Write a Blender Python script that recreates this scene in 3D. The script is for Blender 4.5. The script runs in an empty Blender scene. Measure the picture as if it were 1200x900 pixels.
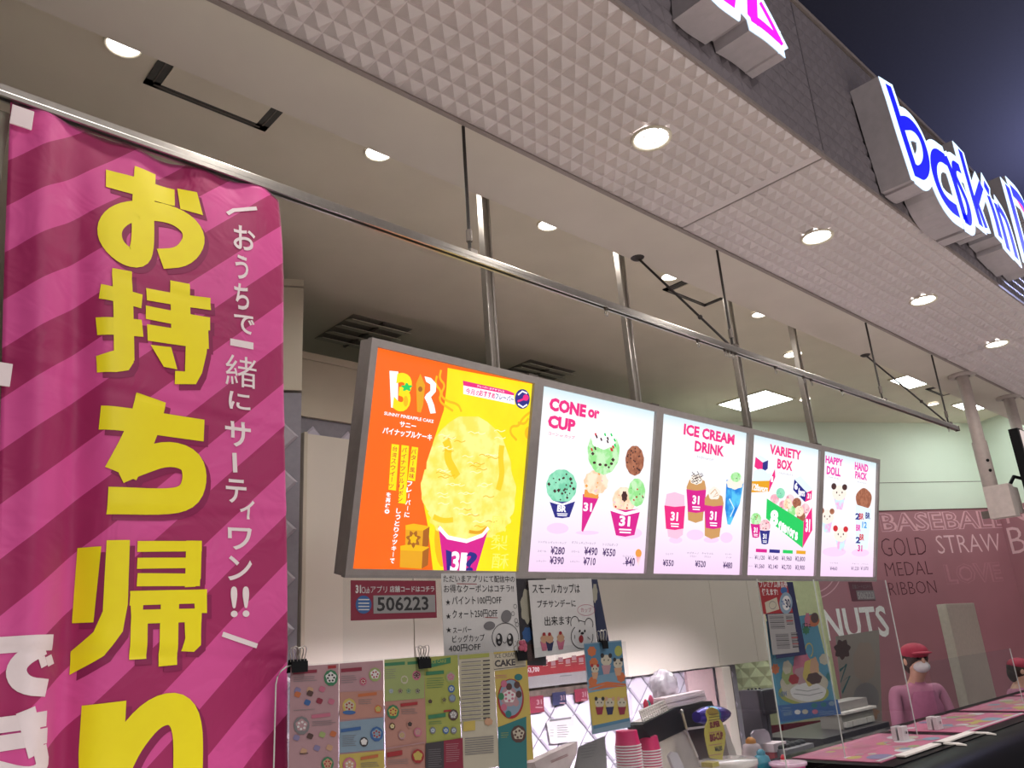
import bpy, bmesh, math, random
from mathutils import Vector, Matrix
random.seed(7)
SC = bpy.context.scene
COL = SC.collection
EYE = 1.6                      # eye height above the floor; plans below are drawn relative to the eye

# ------------------------------------------------------------------ camera
F_PX = 930.68
YAW, PITCH, ROLL = 0.76255109, 0.318816695, -0.0686556978
cy, sy, cp, sp, cr, sr = math.cos(YAW), math.sin(YAW), math.cos(PITCH), math.sin(PITCH), math.cos(ROLL), math.sin(ROLL)
FWD = Vector((sy*cp, cy*cp, sp)); RGT = Vector((cy, -sy, 0)); UPV = RGT.cross(FWD)
R2 = RGT*cr + UPV*sr; U2 = -RGT*sr + UPV*cr
cam_d = bpy.data.cameras.new('camera'); cam = bpy.data.objects.new('camera', cam_d); COL.objects.link(cam)
cam_d.sensor_fit = 'HORIZONTAL'; cam_d.sensor_width = 36.0; cam_d.lens = F_PX/1200*36
cam_d.clip_start = 0.05; cam_d.clip_end = 100
mw = Matrix((R2, U2, -FWD)).transposed().to_4x4(); mw.translation = Vector((0, 0, EYE))
cam.matrix_world = mw
SC.camera = cam

# ------------------------------------------------------------------ world, big lights, exposure
SC.view_settings.view_transform = 'Standard'; SC.view_settings.look = 'None'
SC.view_settings.gamma = 1.0; SC.view_settings.exposure = 0.15; SC.view_settings.use_curve_mapping = False
W = bpy.data.worlds.new('world'); SC.world = W; W.use_nodes = True
W.node_tree.nodes['Background'].inputs[0].default_value = (0.55, 0.55, 0.62, 1)
W.node_tree.nodes['Background'].inputs[1].default_value = 0.14

def lamp(name, kind, loc, energy, color=(1, 1, 1), size=0.2, size_y=None, rot=(0, 0, 0), spot=None, blend=0.6, spread=None):
    d = bpy.data.lights.new(name, kind); d.energy = energy; d.color = color
    if kind == 'AREA':
        d.size = size
        if size_y: d.shape = 'RECTANGLE'; d.size_y = size_y
    else:
        d.shadow_soft_size = size
    if spread: d.spread = spread
    if kind == 'SPOT': d.spot_size = spot; d.spot_blend = blend
    o = bpy.data.objects.new(name, d); o.location = (loc[0], loc[1], loc[2]+EYE); o.rotation_euler = rot
    COL.objects.link(o); return o

# ceiling lamps of the mall hall, high above the walkway in front of the shop
for i, x in enumerate((-1.5, 1.5, 4.5, 7.5)):
    lamp('hall_lamp', 'SPOT', (x, -2.2, 4.6), 760, (1.0, 0.97, 0.93), 0.25, spot=math.radians(95), blend=0.7)
lamp('hall_lamp', 'AREA', (1.0, -3.5, 2.6), 72, (1.0, 0.94, 0.9), 1.6, 1.0, rot=(math.radians(48), 0, math.radians(-10)))
lamp('hall_glow', 'POINT', (10.2, 0.4, 3.9), 420, (0.50, 0.55, 1.0), 0.4)

# ------------------------------------------------------------------ pixel helpers (photo pixel -> ray -> point on a real plane)
def ray(px, py):
    return R2*((px-600)/F_PX) - U2*((py-450)/F_PX) + FWD
def at(px, py, y=None, z=None):
    v = ray(px, py); t = (y/v.y) if y is not None else (z/v.z)
    return v*t
def proj(p):
    return 600+F_PX*p.dot(R2)/p.dot(FWD), 450-F_PX*p.dot(U2)/p.dot(FWD)
def crop(ox, oy, s):
    return lambda x, y: (ox+x/s, oy+y/s)

# ------------------------------------------------------------------ materials
def lin(c):
    return tuple(((v/255)/12.92 if v/255 <= 0.04045 else ((v/255+0.055)/1.055)**2.4) for v in c[:3])
MATS = {}
def mat(name, rgb, rough=0.6, metal=0.0, noise=0.06, scale=30, emit=0.0, alpha=1.0, coat=0.0, bump=0.0, spec=0.5):
    if name in MATS: return MATS[name]
    m = bpy.data.materials.new(name); m.use_nodes = True; nt = m.node_tree; b = nt.nodes['Principled BSDF']
    c = lin(rgb)
    tc = nt.nodes.new('ShaderNodeTexCoord'); nz = nt.nodes.new('ShaderNodeTexNoise'); nz.inputs['Scale'].default_value = scale
    nz.inputs['Detail'].default_value = 3
    nt.links.new(tc.outputs['Object'], nz.inputs['Vector'])
    rp = nt.nodes.new('ShaderNodeValToRGB')
    rp.color_ramp.elements[0].position = 0.3; rp.color_ramp.elements[1].position = 0.7
    rp.color_ramp.elements[0].color = tuple(max(0, v*(1-noise)) for v in c)+(1,)
    rp.color_ramp.elements[1].color = tuple(min(1, v*(1+noise)) for v in c)+(1,)
    nt.links.new(nz.outputs['Fac'], rp.inputs['Fac'])
    if emit > 0:
        b.inputs['Base Color'].default_value = (0.01, 0.01, 0.01, 1)
        b.inputs['Emission Strength'].default_value = emit
        nt.links.new(rp.outputs['Color'], b.inputs['Emission Color'])
    else:
        nt.links.new(rp.outputs['Color'], b.inputs['Base Color'])
    b.inputs['Roughness'].default_value = rough; b.inputs['Metallic'].default_value = metal
    b.inputs['Coat Weight'].default_value = coat; b.inputs['Specular IOR Level'].default_value = spec
    if bump:
        bp = nt.nodes.new('ShaderNodeBump'); bp.inputs['Strength'].default_value = bump; bp.inputs['Distance'].default_value = 0.002
        nt.links.new(nz.outputs['Fac'], bp.inputs['Height']); nt.links.new(bp.outputs['Normal'], b.inputs['Normal'])
    MATS[name] = m; return m
def mix_emit(name, rgb1, rgb2, scale, emit, lo=0.42, hi=0.58):
    """backlit or plain print of two mottled colours"""
    if name in MATS: return MATS[name]
    m = mat(name, rgb1, emit=emit, scale=scale, noise=0)
    rp = [n for n in m.node_tree.nodes if n.type == 'VALTORGB'][0]
    rp.color_ramp.elements[0].position = lo; rp.color_ramp.elements[1].position = hi
    rp.color_ramp.elements[0].color = lin(rgb1)+(1,); rp.color_ramp.elements[1].color = lin(rgb2)+(1,)
    return m
def clear(name, tint, amount, rough=0.02):
    if name in MATS: return MATS[name]
    m = bpy.data.materials.new(name); m.use_nodes = True; nt = m.node_tree; nt.nodes.clear()
    o = nt.nodes.new('ShaderNodeOutputMaterial'); mx = nt.nodes.new('ShaderNodeMixShader')
    t = nt.nodes.new('ShaderNodeBsdfTransparent'); g = nt.nodes.new('ShaderNodeBsdfGlossy')
    lw = nt.nodes.new('ShaderNodeLayerWeight'); lw.inputs['Blend'].default_value = 0.25
    mp = nt.nodes.new('ShaderNodeMath'); mp.operation = 'MULTIPLY_ADD'; mp.inputs[1].default_value = 0.12; mp.inputs[2].default_value = amount
    g.inputs['Roughness'].default_value = rough; g.inputs['Color'].default_value = lin((235, 240, 240))+(1,)
    t.inputs['Color'].default_value = lin(tint)+(1,)
    nt.links.new(lw.outputs['Fresnel'], mp.inputs[0]); nt.links.new(mp.outputs[0], mx.inputs[0])
    nt.links.new(t.outputs[0], mx.inputs[1]); nt.links.new(g.outputs[0], mx.inputs[2]); nt.links.new(mx.outputs[0], o.inputs[0])
    MATS[name] = m; return m

ACRYL = clear('clear_acrylic', (251, 252, 252), 0.008)
ACRYL_EDGE = mat('acrylic_edge', (200, 204, 200), 0.25, noise=0.02)
STEEL = mat('brushed_steel', (190, 186, 180), 0.28, 0.9, noise=0.05, scale=60)
GREYMETAL = mat('grey_metal', (120, 112, 106), 0.45, 0.6)
DARKMETAL = mat('dark_metal', (70, 66, 64), 0.5, 0.6)
BLACK = mat('black_plastic', (14, 14, 17), 0.5, spec=0.2)
FRAMEG = mat('board_frame_grey', (158, 151, 149), 0.5, 0.0)

# ------------------------------------------------------------------ objects
def setp(o, label=None, cat=None, group=None, kind=None):
    if label: o['label'] = label
    if cat: o['category'] = cat
    if group: o['group'] = group
    if kind: o['kind'] = kind
    return o
def thing(name, loc, label, cat, group=None):
    o = bpy.data.objects.new(name, None); COL.objects.link(o); o.empty_display_size = 0.05
    o.location = (loc[0], loc[1], loc[2]+EYE)
    return setp(o, label, cat, group)
ABS = {}
def absloc(o):
    v = Vector((0, 0, 0))
    while o: v += Vector(o.location); o = o.parent
    return v
class MB:
    """collects geometry in eye-relative coordinates"""
    def __init__(s): s.v = []; s.f = []; s.mi = []; s.m = []; s.sm = []
    def mid(s, m):
        if m not in s.m: s.m.append(m)
        return s.m.index(m)
    def add(s, vs, fs, m, smooth=False):
        b = len(s.v); s.v += [Vector(v) for v in vs]; k = s.mid(m)
        for f in fs: s.f.append([b+i for i in f]); s.mi.append(k); s.sm.append(smooth)
        return s
    def box(s, c, d, m, rz=0.0, rx=0.0, bev=0.0, ry=0.0):
        bm = bmesh.new(); bmesh.ops.create_cube(bm, size=1.0)
        for v in bm.verts: v.co = Vector((v.co.x*d[0], v.co.y*d[1], v.co.z*d[2]))
        if bev: bmesh.ops.bevel(bm, geom=list(bm.edges), offset=bev, segments=2, affect='EDGES', profile=0.7)
        M = Matrix.Translation(Vector(c)) @ Matrix.Rotation(rz, 4, 'Z') @ Matrix.Rotation(ry, 4, 'Y') @ Matrix.Rotation(rx, 4, 'X')
        bm.verts.index_update()
        s.add([M @ v.co for v in bm.verts], [[v.index for v in f.verts] for f in bm.faces], m); bm.free(); return s
    def rng(s, x0, x1, y0, y1, z0, z1, m, bev=0.0):
        return s.box(((x0+x1)/2, (y0+y1)/2, (z0+z1)/2), (abs(x1-x0), abs(y1-y0), abs(z1-z0)), m, bev=bev)
    def tube(s, pts, r, m, n=10, cap=True):
        pts = [Vector(p) for p in pts]; rings = []; vs = []
        rr = r if isinstance(r, (list, tuple)) else [r]*len(pts)
        for i, p in enumerate(pts):
            d = (pts[min(i+1, len(pts)-1)]-pts[max(i-1, 0)]).normalized()
            a = d.cross(Vector((0, 0, 1)) if abs(d.z) < 0.9 else Vector((1, 0, 0))).normalized(); b = d.cross(a)
            vs += [p+(a*math.cos(2*math.pi*k/n)+b*math.sin(2*math.pi*k/n))*rr[i] for k in range(n)]
        fs = [[i*n+k, i*n+(k+1) % n, (i+1)*n+(k+1) % n, (i+1)*n+k] for i in range(len(pts)-1) for k in range(n)]
        s.add(vs, fs, m, True)
        if cap: s.add(vs[:n], [list(range(n))[::-1]], m); s.add(vs[-n:], [list(range(n))], m)
        return s
    def lathe(s, c, prof, m, n=32, smooth=True, sq=1.0):
        vs = []
        for r, z in prof:
            for k in range(n):
                a = 2*math.pi*k/n; ca, sa = math.cos(a), math.sin(a)
                vs.append((c[0]+r*ca, c[1]+r*sa, c[2]+z))
        L = len(prof)
        fs = [[i*n+k, i*n+(k+1) % n, (i+1)*n+(k+1) % n, (i+1)*n+k] for i in range(L-1) for k in range(n)]
        s.add(vs, fs, m, smooth); return s
    def ell(s, c, r, m, n=18, M=None):
        bm = bmesh.new(); bmesh.ops.create_uvsphere(bm, u_segments=n, v_segments=max(8, n*2//3), radius=1.0)
        bm.verts.index_update(); vs = []
        for v in bm.verts:
            p = Vector((v.co.x*r[0], v.co.y*r[1], v.co.z*r[2]))
            if M: p = M @ p
            vs.append(p+Vector(c))
        s.add(vs, [[v.index for v in f.verts] for f in bm.faces], m, True); bm.free(); return s
    def prism(s, pts2, o, u, v, depth, m, m2=None):
        """polygon pts2 in plane (o,u,v) pushed along normal u x v by depth"""
        u = Vector(u); v = Vector(v); n = u.cross(v); o = Vector(o); N = len(pts2)
        a = [o+u*p[0]+v*p[1] for p in pts2]; b = [q+n*depth for q in a]
        s.add(a+b, [list(range(N))[::-1]]+[[i, (i+1) % N, N+(i+1) % N, N+i] for i in range(N)], m)
        s.add(b, [list(range(N))], m2 or m); return s
    def build(s, name, parent=None, origin=None):
        me = bpy.data.meshes.new(name)
        if parent is not None: org = absloc(parent)-Vector((0, 0, EYE))
        else:
            if origin is None:
                xs = [v.x for v in s.v]; ys = [v.y for v in s.v]; zs = [v.z for v in s.v]
                origin = Vector(((min(xs)+max(xs))/2, (min(ys)+max(ys))/2, min(zs)))
            org = Vector(origin)
        me.from_pydata([tuple(v-org) for v in s.v], [], s.f)
        for m in s.m: me.materials.append(m)
        me.polygons.foreach_set('material_index', s.mi); me.polygons.foreach_set('use_smooth', s.sm)
        me.update()
        o = bpy.data.objects.new(name, me); COL.objects.link(o)
        if parent is not None: o.parent = parent
        else: o.location = org+Vector((0, 0, EYE))
        return o
def shared(name, me, loc, parent):
    o = bpy.data.objects.new(name, me); COL.objects.link(o)
    if parent is not None: o.parent = parent; o.location = Vector(loc)-(absloc(parent)-Vector((0, 0, EYE)))
    else: o.location = Vector(loc)+Vector((0, 0, EYE))
    return o
def dup(root, delta, label=None, rz=0.0):
    r = root.copy(); COL.objects.link(r); r.location = Vector(root.location)+Vector(delta); r.rotation_euler.z += rz
    if label: r['label'] = label
    for ch in list(root.children):
        c = ch.copy(); COL.objects.link(c); c.parent = r
        for g in list(ch.children):
            d = g.copy(); COL.objects.link(d); d.parent = c
    return r

# ------------------------------------------------------------------ lettering
GLY = {}
def glyph(txt, bold=0.0, extrude=0.0):
    key = (txt, bold, extrude)
    if key in GLY: return GLY[key]
    c = bpy.data.curves.new('lettering', 'FONT'); c.body = txt; c.offset = bold; c.extrude = extrude; c.resolution_u = 4 if len(txt) < 3 else 2
    o = bpy.data.objects.new('lettering', c); COL.objects.link(o); bpy.context.view_layer.update()
    me = bpy.data.meshes.new_from_object(o.evaluated_get(bpy.context.evaluated_depsgraph_get()))
    vs = [v.co.copy() for v in me.vertices]; fs = [list(p.vertices) for p in me.polygons]
    bpy.data.objects.remove(o); bpy.data.curves.remove(c); bpy.data.meshes.remove(me)
    if vs:
        x0 = min(v.x for v in vs); x1 = max(v.x for v in vs); y0 = min(v.y for v in vs); y1 = max(v.y for v in vs)
    else: x0 = y0 = 0; x1 = y1 = 1
    GLY[key] = (vs, fs, x0, x1, y0, y1); return GLY[key]

class Print:
    """flat print on a real plane: origin o, unit axes u (right) and v (up); n faces the viewer"""
    def __init__(s, o, u=(1, 0, 0), v=(0, 0, 1), c=None):
        s.o = Vector(o); s.u = Vector(u).normalized(); s.v = Vector(v).normalized(); s.n = s.u.cross(s.v).normalized()
        s.mb = MB(); s.lay = 0.0006; s.c = c or (lambda x, y: (x, y))
    def uv(s, x, y):
        px, py = s.c(x, y); r = ray(px, py); t = s.o.dot(s.n)/r.dot(s.n); p = r*t-s.o
        return p.dot(s.u), p.dot(s.v)
    def pt(s, a, b, h): return s.o+s.u*a+s.v*b+s.n*h
    def polyuv(s, pts, m, lay=None):
        h = s.lay if lay is None else lay*0.0004
        if lay is None: s.lay += 0.00002
        s.mb.add([s.pt(a, b, h) for a, b in pts], [list(range(len(pts)))], m); return s
    def poly(s, pts, m, lay=None): return s.polyuv([s.uv(*p) for p in pts], m, lay)
    def rectuv(s, a0, b0, a1, b1, m, lay=None): return s.polyuv([(a0, b0), (a1, b0), (a1, b1), (a0, b1)], m, lay)
    def rect(s, x0, y0, x1, y1, m, lay=None):
        a0, b0 = s.uv(x0, y0); a1, _ = s.uv(x1, (y0+y1)/2); _, b1 = s.uv(x0, y1); return s.rectuv(min(a0, a1), min(b0, b1), max(a0, a1), max(b0, b1), m, lay)
    def ell(s, x0, y0, x1, y1, m, lay=None, n=28, wob=0.0, k=7, ph=0.0):
        """ellipse through the four middle points of a pixel box"""
        cx, cy_ = (x0+x1)/2, (y0+y1)/2; pts = []
        for i in range(n):
            a = 2*math.pi*i/n; w = 1+wob*math.sin(k*a+ph)
            pts.append(s.uv(cx+(x1-x0)/2*math.cos(a)*w, cy_-(y1-y0)/2*math.sin(a)*w))
        return s.polyuv(pts[::-1], m, lay)
    def line(s, pts, wpx, m, lay=None, close=False):
        P = [Vector(s.uv(*p)) for p in pts]
        a = Vector(s.uv(*pts[0])); b = Vector(s.uv(pts[0][0], pts[0][1]+wpx)); w = (a-b).length/2
        if close: P.append(P[0])
        h = s.lay if lay is None else lay*0.0004
        if lay is None: s.lay += 0.00002
        L = []; R = []
        for i, p in enumerate(P):
            d = (P[min(i+1, len(P)-1)]-P[max(i-1, 0)])
            if d.length < 1e-9: d = Vector((1, 0))
            d.normalize(); q = Vector((-d.y, d.x))*w; L.append(p+q); R.append(p-q)
        n = len(P)
        s.mb.add([s.pt(q.x, q.y, h) for q in L+R], [[i, n+i, n+i+1, i+1] for i in range(n-1)], m); return s
    def textuv(s, txt, a0, b0, a1, b1, m, bold=0.0, lay=None):
        vs, fs, x0, x1, y0, y1 = glyph(txt, bold)
        if not vs: return s
        if y1-y0 < 0.25*(x1-x0)/max(1, len(txt)) and len(txt) == 1: pass
        h = s.lay if lay is None else lay*0.0004
        if lay is None: s.lay += 0.00002
        s.mb.add([s.pt(a0+(v.x-x0)/(x1-x0)*(a1-a0), b0+(v.y-y0)/(y1-y0)*(b1-b0), h) for v in vs], fs, m); return s
    def text(s, txt, x0, y0, y1, x1, m, bold=0.0, lay=None):
        """left edge x0 between y0 (top) and y1 (bottom); right edge at column x1, on a level line of the plane"""
        a0, b1 = s.uv(x0, y0); _, b0 = s.uv(x0, y1)
        bm_ = (b0+b1)/2; lo, hi = a0, a0+5.0; tx = s.c(x1, y0)[0]
        for _ in range(40):
            mid = (lo+hi)/2
            if proj(s.pt(mid, bm_, 0))[0] < tx: lo = mid
            else: hi = mid
        return s.textuv(txt, a0, b0, lo, b1, m, bold, lay)
    def build(s, name, parent): return s.mb.build(name, parent)

# ================================================================== SETTING
ZF, ZI = 1.64, 1.95            # soffit height and inner ceiling height above the eye
YF, YS, YE = 1.009, 1.67, 1.968
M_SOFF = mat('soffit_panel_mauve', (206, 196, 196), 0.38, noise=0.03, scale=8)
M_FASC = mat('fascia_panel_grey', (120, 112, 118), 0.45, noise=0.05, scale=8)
M_CEIL = mat('matte_ceiling_paint', (206, 198, 186), 0.9, noise=0.03, scale=4, bump=0.1)
M_CEIL2 = mat('inner_ceiling_paint', (216, 208, 190), 0.9, noise=0.03, scale=4)
M_WALLG = mat('pale_wall_paint', (214, 222, 208), 0.85, noise=0.02, scale=3)
M_BEIGE = mat('beige_panel', (206, 196, 178), 0.55, noise=0.03, scale=6)
M_WHITEP = mat('white_laminate', (226, 218, 206), 0.28, noise=0.02, scale=5)
M_SEAM = mat('dark_seam', (96, 88, 82), 0.8)
M_TRIM = mat('soffit_trim_grey', (142, 130, 126), 0.5)
M_HALL = mat('dark_hall_ceiling', (52, 50, 58), 0.9)

def struct(o, label=None): o['kind'] = 'structure'; return setp(o, label)

b = MB(); b.rng(-9, 16, -9, 10, -1.65, -1.6, mat('pale_stone_floor', (200, 194, 186), 0.35, noise=0.08, scale=6))
struct(b.build('floor'))
b = MB(); b.rng(-9, 16, -9, 2.5, 5.0, 5.1, M_HALL); struct(b.build('ceiling'), 'dark ceiling of the mall hall')
b = MB(); b.rng(-9, 16, 2.35, 2.5, 2.40, 5.0, M_HALL); struct(b.build('wall_front'), 'dark wall above the shop fascia')

def pyramid_panel(o, u, v, nu, nv, cell, h, m, off=0.0):
    """moulded panel: nu x nv pyramids, one mesh; n = u x v is where the points aim"""
    o = Vector(o); u = Vector(u); v = Vector(v); n = u.cross(v); mb = MB(); vs = []; fs = []
    for i in range(nu+1):
        for j in range(nv+1): vs.append(o+u*(i*cell+off)+v*(j*cell))
    base = len(vs)
    for i in range(nu):
        for j in range(nv):
            vs.append(o+u*((i+.5)*cell+off)+v*((j+.5)*cell)+n*h); a = i*(nv+1)+j; q = [a, a+nv+1, a+nv+2, a+1]; t = base+i*nv+j
            for k in range(4): fs.append([q[k], q[(k+1) % 4], t])
    mb.add(vs, fs, m); return mb
# soffit: lower white-mauve moulded panels over the shop front
CELL = 0.0363*ZF
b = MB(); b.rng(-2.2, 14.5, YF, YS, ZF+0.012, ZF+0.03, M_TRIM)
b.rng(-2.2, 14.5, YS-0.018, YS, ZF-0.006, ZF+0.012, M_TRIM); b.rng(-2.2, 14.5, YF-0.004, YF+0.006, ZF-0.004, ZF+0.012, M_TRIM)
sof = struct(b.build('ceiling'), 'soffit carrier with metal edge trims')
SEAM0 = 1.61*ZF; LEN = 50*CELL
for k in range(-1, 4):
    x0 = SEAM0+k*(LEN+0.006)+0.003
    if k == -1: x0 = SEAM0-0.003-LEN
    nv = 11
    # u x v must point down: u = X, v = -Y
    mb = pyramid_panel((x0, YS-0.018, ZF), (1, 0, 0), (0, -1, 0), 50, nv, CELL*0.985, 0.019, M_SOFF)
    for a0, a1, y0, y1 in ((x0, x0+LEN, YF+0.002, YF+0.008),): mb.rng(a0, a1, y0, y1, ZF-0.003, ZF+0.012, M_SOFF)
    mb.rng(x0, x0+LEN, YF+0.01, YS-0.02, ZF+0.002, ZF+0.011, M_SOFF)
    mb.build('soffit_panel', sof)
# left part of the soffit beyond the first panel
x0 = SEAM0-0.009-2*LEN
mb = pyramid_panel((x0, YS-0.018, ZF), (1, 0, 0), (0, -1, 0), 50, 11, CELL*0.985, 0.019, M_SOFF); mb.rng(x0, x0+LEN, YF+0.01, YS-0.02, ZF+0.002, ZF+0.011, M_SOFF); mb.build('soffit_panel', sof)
# fascia
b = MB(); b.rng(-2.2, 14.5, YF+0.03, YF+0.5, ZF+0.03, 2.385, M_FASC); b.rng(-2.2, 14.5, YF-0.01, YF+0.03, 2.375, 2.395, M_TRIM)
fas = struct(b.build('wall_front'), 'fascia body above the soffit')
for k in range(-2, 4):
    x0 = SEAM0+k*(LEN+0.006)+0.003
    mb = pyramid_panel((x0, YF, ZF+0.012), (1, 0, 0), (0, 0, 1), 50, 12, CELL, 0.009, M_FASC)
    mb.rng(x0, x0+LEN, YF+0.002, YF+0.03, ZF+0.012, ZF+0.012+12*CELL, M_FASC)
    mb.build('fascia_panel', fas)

# front lowered ceiling strip and the higher inner ceiling
b = MB(); b.rng(-6, 14.5, YS, YE, ZF, ZF+0.4, M_CEIL); struct(b.build('ceiling'), 'lowered ceiling strip behind the soffit')
b = MB(); b.rng(-6, 14.5, YE, 9.0, ZI, ZI+0.1, M_CEIL2); struct(b.build('ceiling'), 'higher inner ceiling of the shop')

# rotated right wall of the room with the pink graphic
WP = Vector((6.85, 3.94, 0)); WD = Vector((0.88275, -0.46985, 0)); WN = WD.cross(Vector((0, 0, 1)))   # WN faces the viewer
def wallbox(mb, s0, s1, z0, z1, t0, t1, m):
    """box along the right wall, between t0 and t1 in front of it"""
    P = [WP+WD*s0+WN*t0, WP+WD*s1+WN*t0, WP+WD*s1+WN*t1, WP+WD*s0+WN*t1]
    vs = [p+Vector((0, 0, z0)) for p in P]+[p+Vector((0, 0, z1)) for p in P]
    mb.add(vs, [[0, 1, 2, 3][::-1], [4, 5, 6, 7], [0, 1, 5, 4], [1, 2, 6, 5], [2, 3, 7, 6], [3, 0, 4, 7]], m); return mb
b = MB(); wallbox(b, -3.6, 2.81, -1.6, ZI, -0.1, 0, M_WALLG); wallbox(b, -0.6, 2.81, 1.316, 1.322, 0, 0.002, M_SEAM)
wall_r = struct(b.build('wall_right'), 'pale green lit wall turned towards the street')
CORN = WP+WD*2.81
b = MB(); e = CORN-Vector((-WN.x, -WN.y, 0))*0
D2 = Vector((-0.46985, -0.88275, 0))
P = [CORN, CORN+D2*1.6, CORN+D2*1.6+WD*0.1, CORN+WD*0.1]
vs = [p+Vector((0, 0, -1.6)) for p in P]+[p+Vector((0, 0, ZI)) for p in P]
b.add(vs, [[3, 2, 1, 0], [4, 5, 6, 7], [0, 1, 5, 4], [1, 2, 6, 5], [2, 3, 7, 6], [3, 0, 4, 7]], M_WALLG)
struct(b.build('wall_right'), 'short return wall at the right corner')
b = MB(); b.rng(-3, 5.5, 7.0, 7.1, -1.6, ZI, M_WALLG); struct(b.build('wall_back'), 'rear wall in the dark behind the partition')
b = MB(); b.rng(-3.1, -3.0, 1.9, 7.0, -1.6, ZI, M_WALLG); struct(b.build('wall_left'), 'side wall hidden behind the banner')
b = MB(); b.rng(-1.5, 0.225, 1.70, 1.76, -1.6, 1.13, mat('grey_green_panel', (150, 150, 134), 0.7)); struct(b.build('wall_left'), 'grey panel beside the banner')

# pink graphic panel on the right wall
M_PINKW = mat('dusty_pink_graphic', (166, 112, 122), 0.5, noise=0.04, scale=3)
b = MB(); wallbox(b, 0.52, 2.81, -0.95, 1.030, 0.0, 0.006, M_PINKW); wallbox(b, 0.52, 2.81, 1.030, 1.040, 0.0, 0.010, mat('maroon_edge', (92, 40, 50), 0.6))
pink = setp(b.build('wall_graphic'), 'dusty pink wall graphic covered with ice cream flavour names', 'wall graphic')
M_INKD = mat('maroon_ink', (84, 34, 46), 0.6); M_INKW = mat('white_pink_ink', (226, 188, 196), 0.6); M_INKO = mat('faint_pink_ink', (214, 164, 174), 0.6); M_INKWW = mat('white_ink', (240, 236, 236), 0.6)
pr = Print(WP+WN*0.007, WD); pr.c = crop(990, 480, 4.09)
def outline_text(pr, txt, x0, y0, y1, x1, m, mb_, bold=0.01):
    pr.text(txt, x0, y0, y1, x1, m, bold=bold+0.03); pr.text(txt, x0+2.0, y0+3.0, y1-3.0, x1-2.0, mb_, bold=bold-0.02)
outline_text(pr, 'BASEBALL', 160, 497, 588, 764, M_INKO, M_PINKW)
pr.text('GOLD', 166, 618, 705, 388, M_INKD, -0.02); pr.text('MEDAL', 188, 735, 800, 415, M_INKD, -0.02); pr.text('RIBBON', 205, 830, 892, 436, M_INKD, -0.02)
pr.text('STRAW', 430, 604, 692, 746, M_INKW, -0.01)
outline_text(pr, 'LOVE', 470, 742, 840, 750, mat('fainter_pink_ink', (180, 124, 134), .6), M_PINKW)
pr.c = lambda x, y: (x, y)
pr.text('NUTS', 963, 714, 752, 1040, M_INKWW, 0.02)
for r_ in (0, 7): pr.line([(950+ (36-r_)*math.cos(a/10), 668+(34-r_)*math.sin(a/10)) for a in range(0, 34)], 1.2, M_INKO)
pr.build('lettering', pink)
NR = Vector((-0.88275, 0.46985, 0))          # return wall faces this way
b = MB(); q0 = CORN+NR*.0; P = [q0, q0+D2*1.5, q0+D2*1.5+NR*.006, q0+NR*.006]
vs = [p+Vector((0, 0, -.95)) for p in P]+[p+Vector((0, 0, 1.03)) for p in P]
b.add(vs, [[3, 2, 1, 0], [4, 5, 6, 7], [0, 1, 5, 4], [1, 2, 6, 5], [2, 3, 7, 6], [3, 0, 4, 7]], M_PINKW)
pink2 = setp(b.build('wall_graphic'), 'end piece of the pink flavour graphic wrapping the corner at the right edge', 'wall graphic')
pr = Print(CORN+NR*.007, D2)
pr.textuv('BERRY', .05, .56, 1.2, .95-.13, M_INKW, -.01); pr.build('lettering', pink2); pr = Print(CORN+NR*.007, D2); pr.textuv('NUT', .08, .86, .8, 1.01, M_INKO, .0)
pr.build('lettering', pink2)

b = MB(); b.box((3.3, 2.270, 0.30), (3.2, 0.05, 0.05), M_BOXW if False else STEEL, bev=.004); bl = b.build('fill_strip'); setp(bl, 'long added fill-light strip hidden behind the menu boards', 'lamp')  # made-up fixture for the two added fill lights below
o = lamp('lamp', 'AREA', (3.35, 2.31, 0.27), 30, (1.0, 0.88, 0.96), 3.0, 0.05, rot=(math.radians(48), 0, 0), spread=math.radians(70))  # added unseen light that brightens the tiles under the white boards
o = lamp('lamp', 'AREA', (3.2, 2.305, 0.27), 9, (1.0, 0.93, 0.97), 2.8, 0.04)  # second added light, aimed down to brighten the counter items
# quilted pale green section left of the graphic, and dark red base
M_QUILT = mat('quilted_pale_green', (214, 218, 176), 0.35, noise=0.03)
M_QUILT2 = mat('quilt_panel_base', (190, 194, 152), 0.4)
b = MB(); wallbox(b, -0.75, 0.52, -0.79, 0.62, 0.0, 0.02, M_QUILT2)
quilt = setp(b.build('quilted_wall_panel'), 'pale green quilted diamond panel beside the pink wall graphic', 'wall panel')
qd = MB(); c = 0.075
qd.add([(0, 0, c), (c*WD.x, c*WD.y, 0), (0, 0, -c), (-c*WD.x, -c*WD.y, 0), (WN.x*0.016, WN.y*0.016, 0)], [[0, 4, 1], [1, 4, 2], [2, 4, 3], [3, 4, 0]], M_QUILT)
qo = qd.build('quilt_diamond', quilt, None); qme = qo.data; bpy.data.objects.remove(qo)
for v in qme.vertices: v.co += absloc(quilt)-Vector((0, 0, EYE))
for i in range(-5, 5):
    for j in range(-7, 6):
        if (i+j) % 2: continue
        s_, z_ = -0.115+i*c*1.03, -0.08+j*c*1.03*1.0
        if s_-c < -0.75 or s_+c > 0.53 or z_-c < -0.79 or z_+c > 0.62: continue
        shared('quilt_diamond', qme, WP+WD*s_+WN*0.0205+Vector((0, 0, z_)), quilt)
b = MB(); wallbox(b, -0.8, 0.52, -1.6, -0.79, 0.0, 0.04, mat('deep_red_gloss', (112, 34, 46), 0.2)); struct(b.build('base_cabinet_right'), 'deep red glossy base cabinet front below the quilted wall')  # thin panel standing for the base cabinet on the far wall

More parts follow.
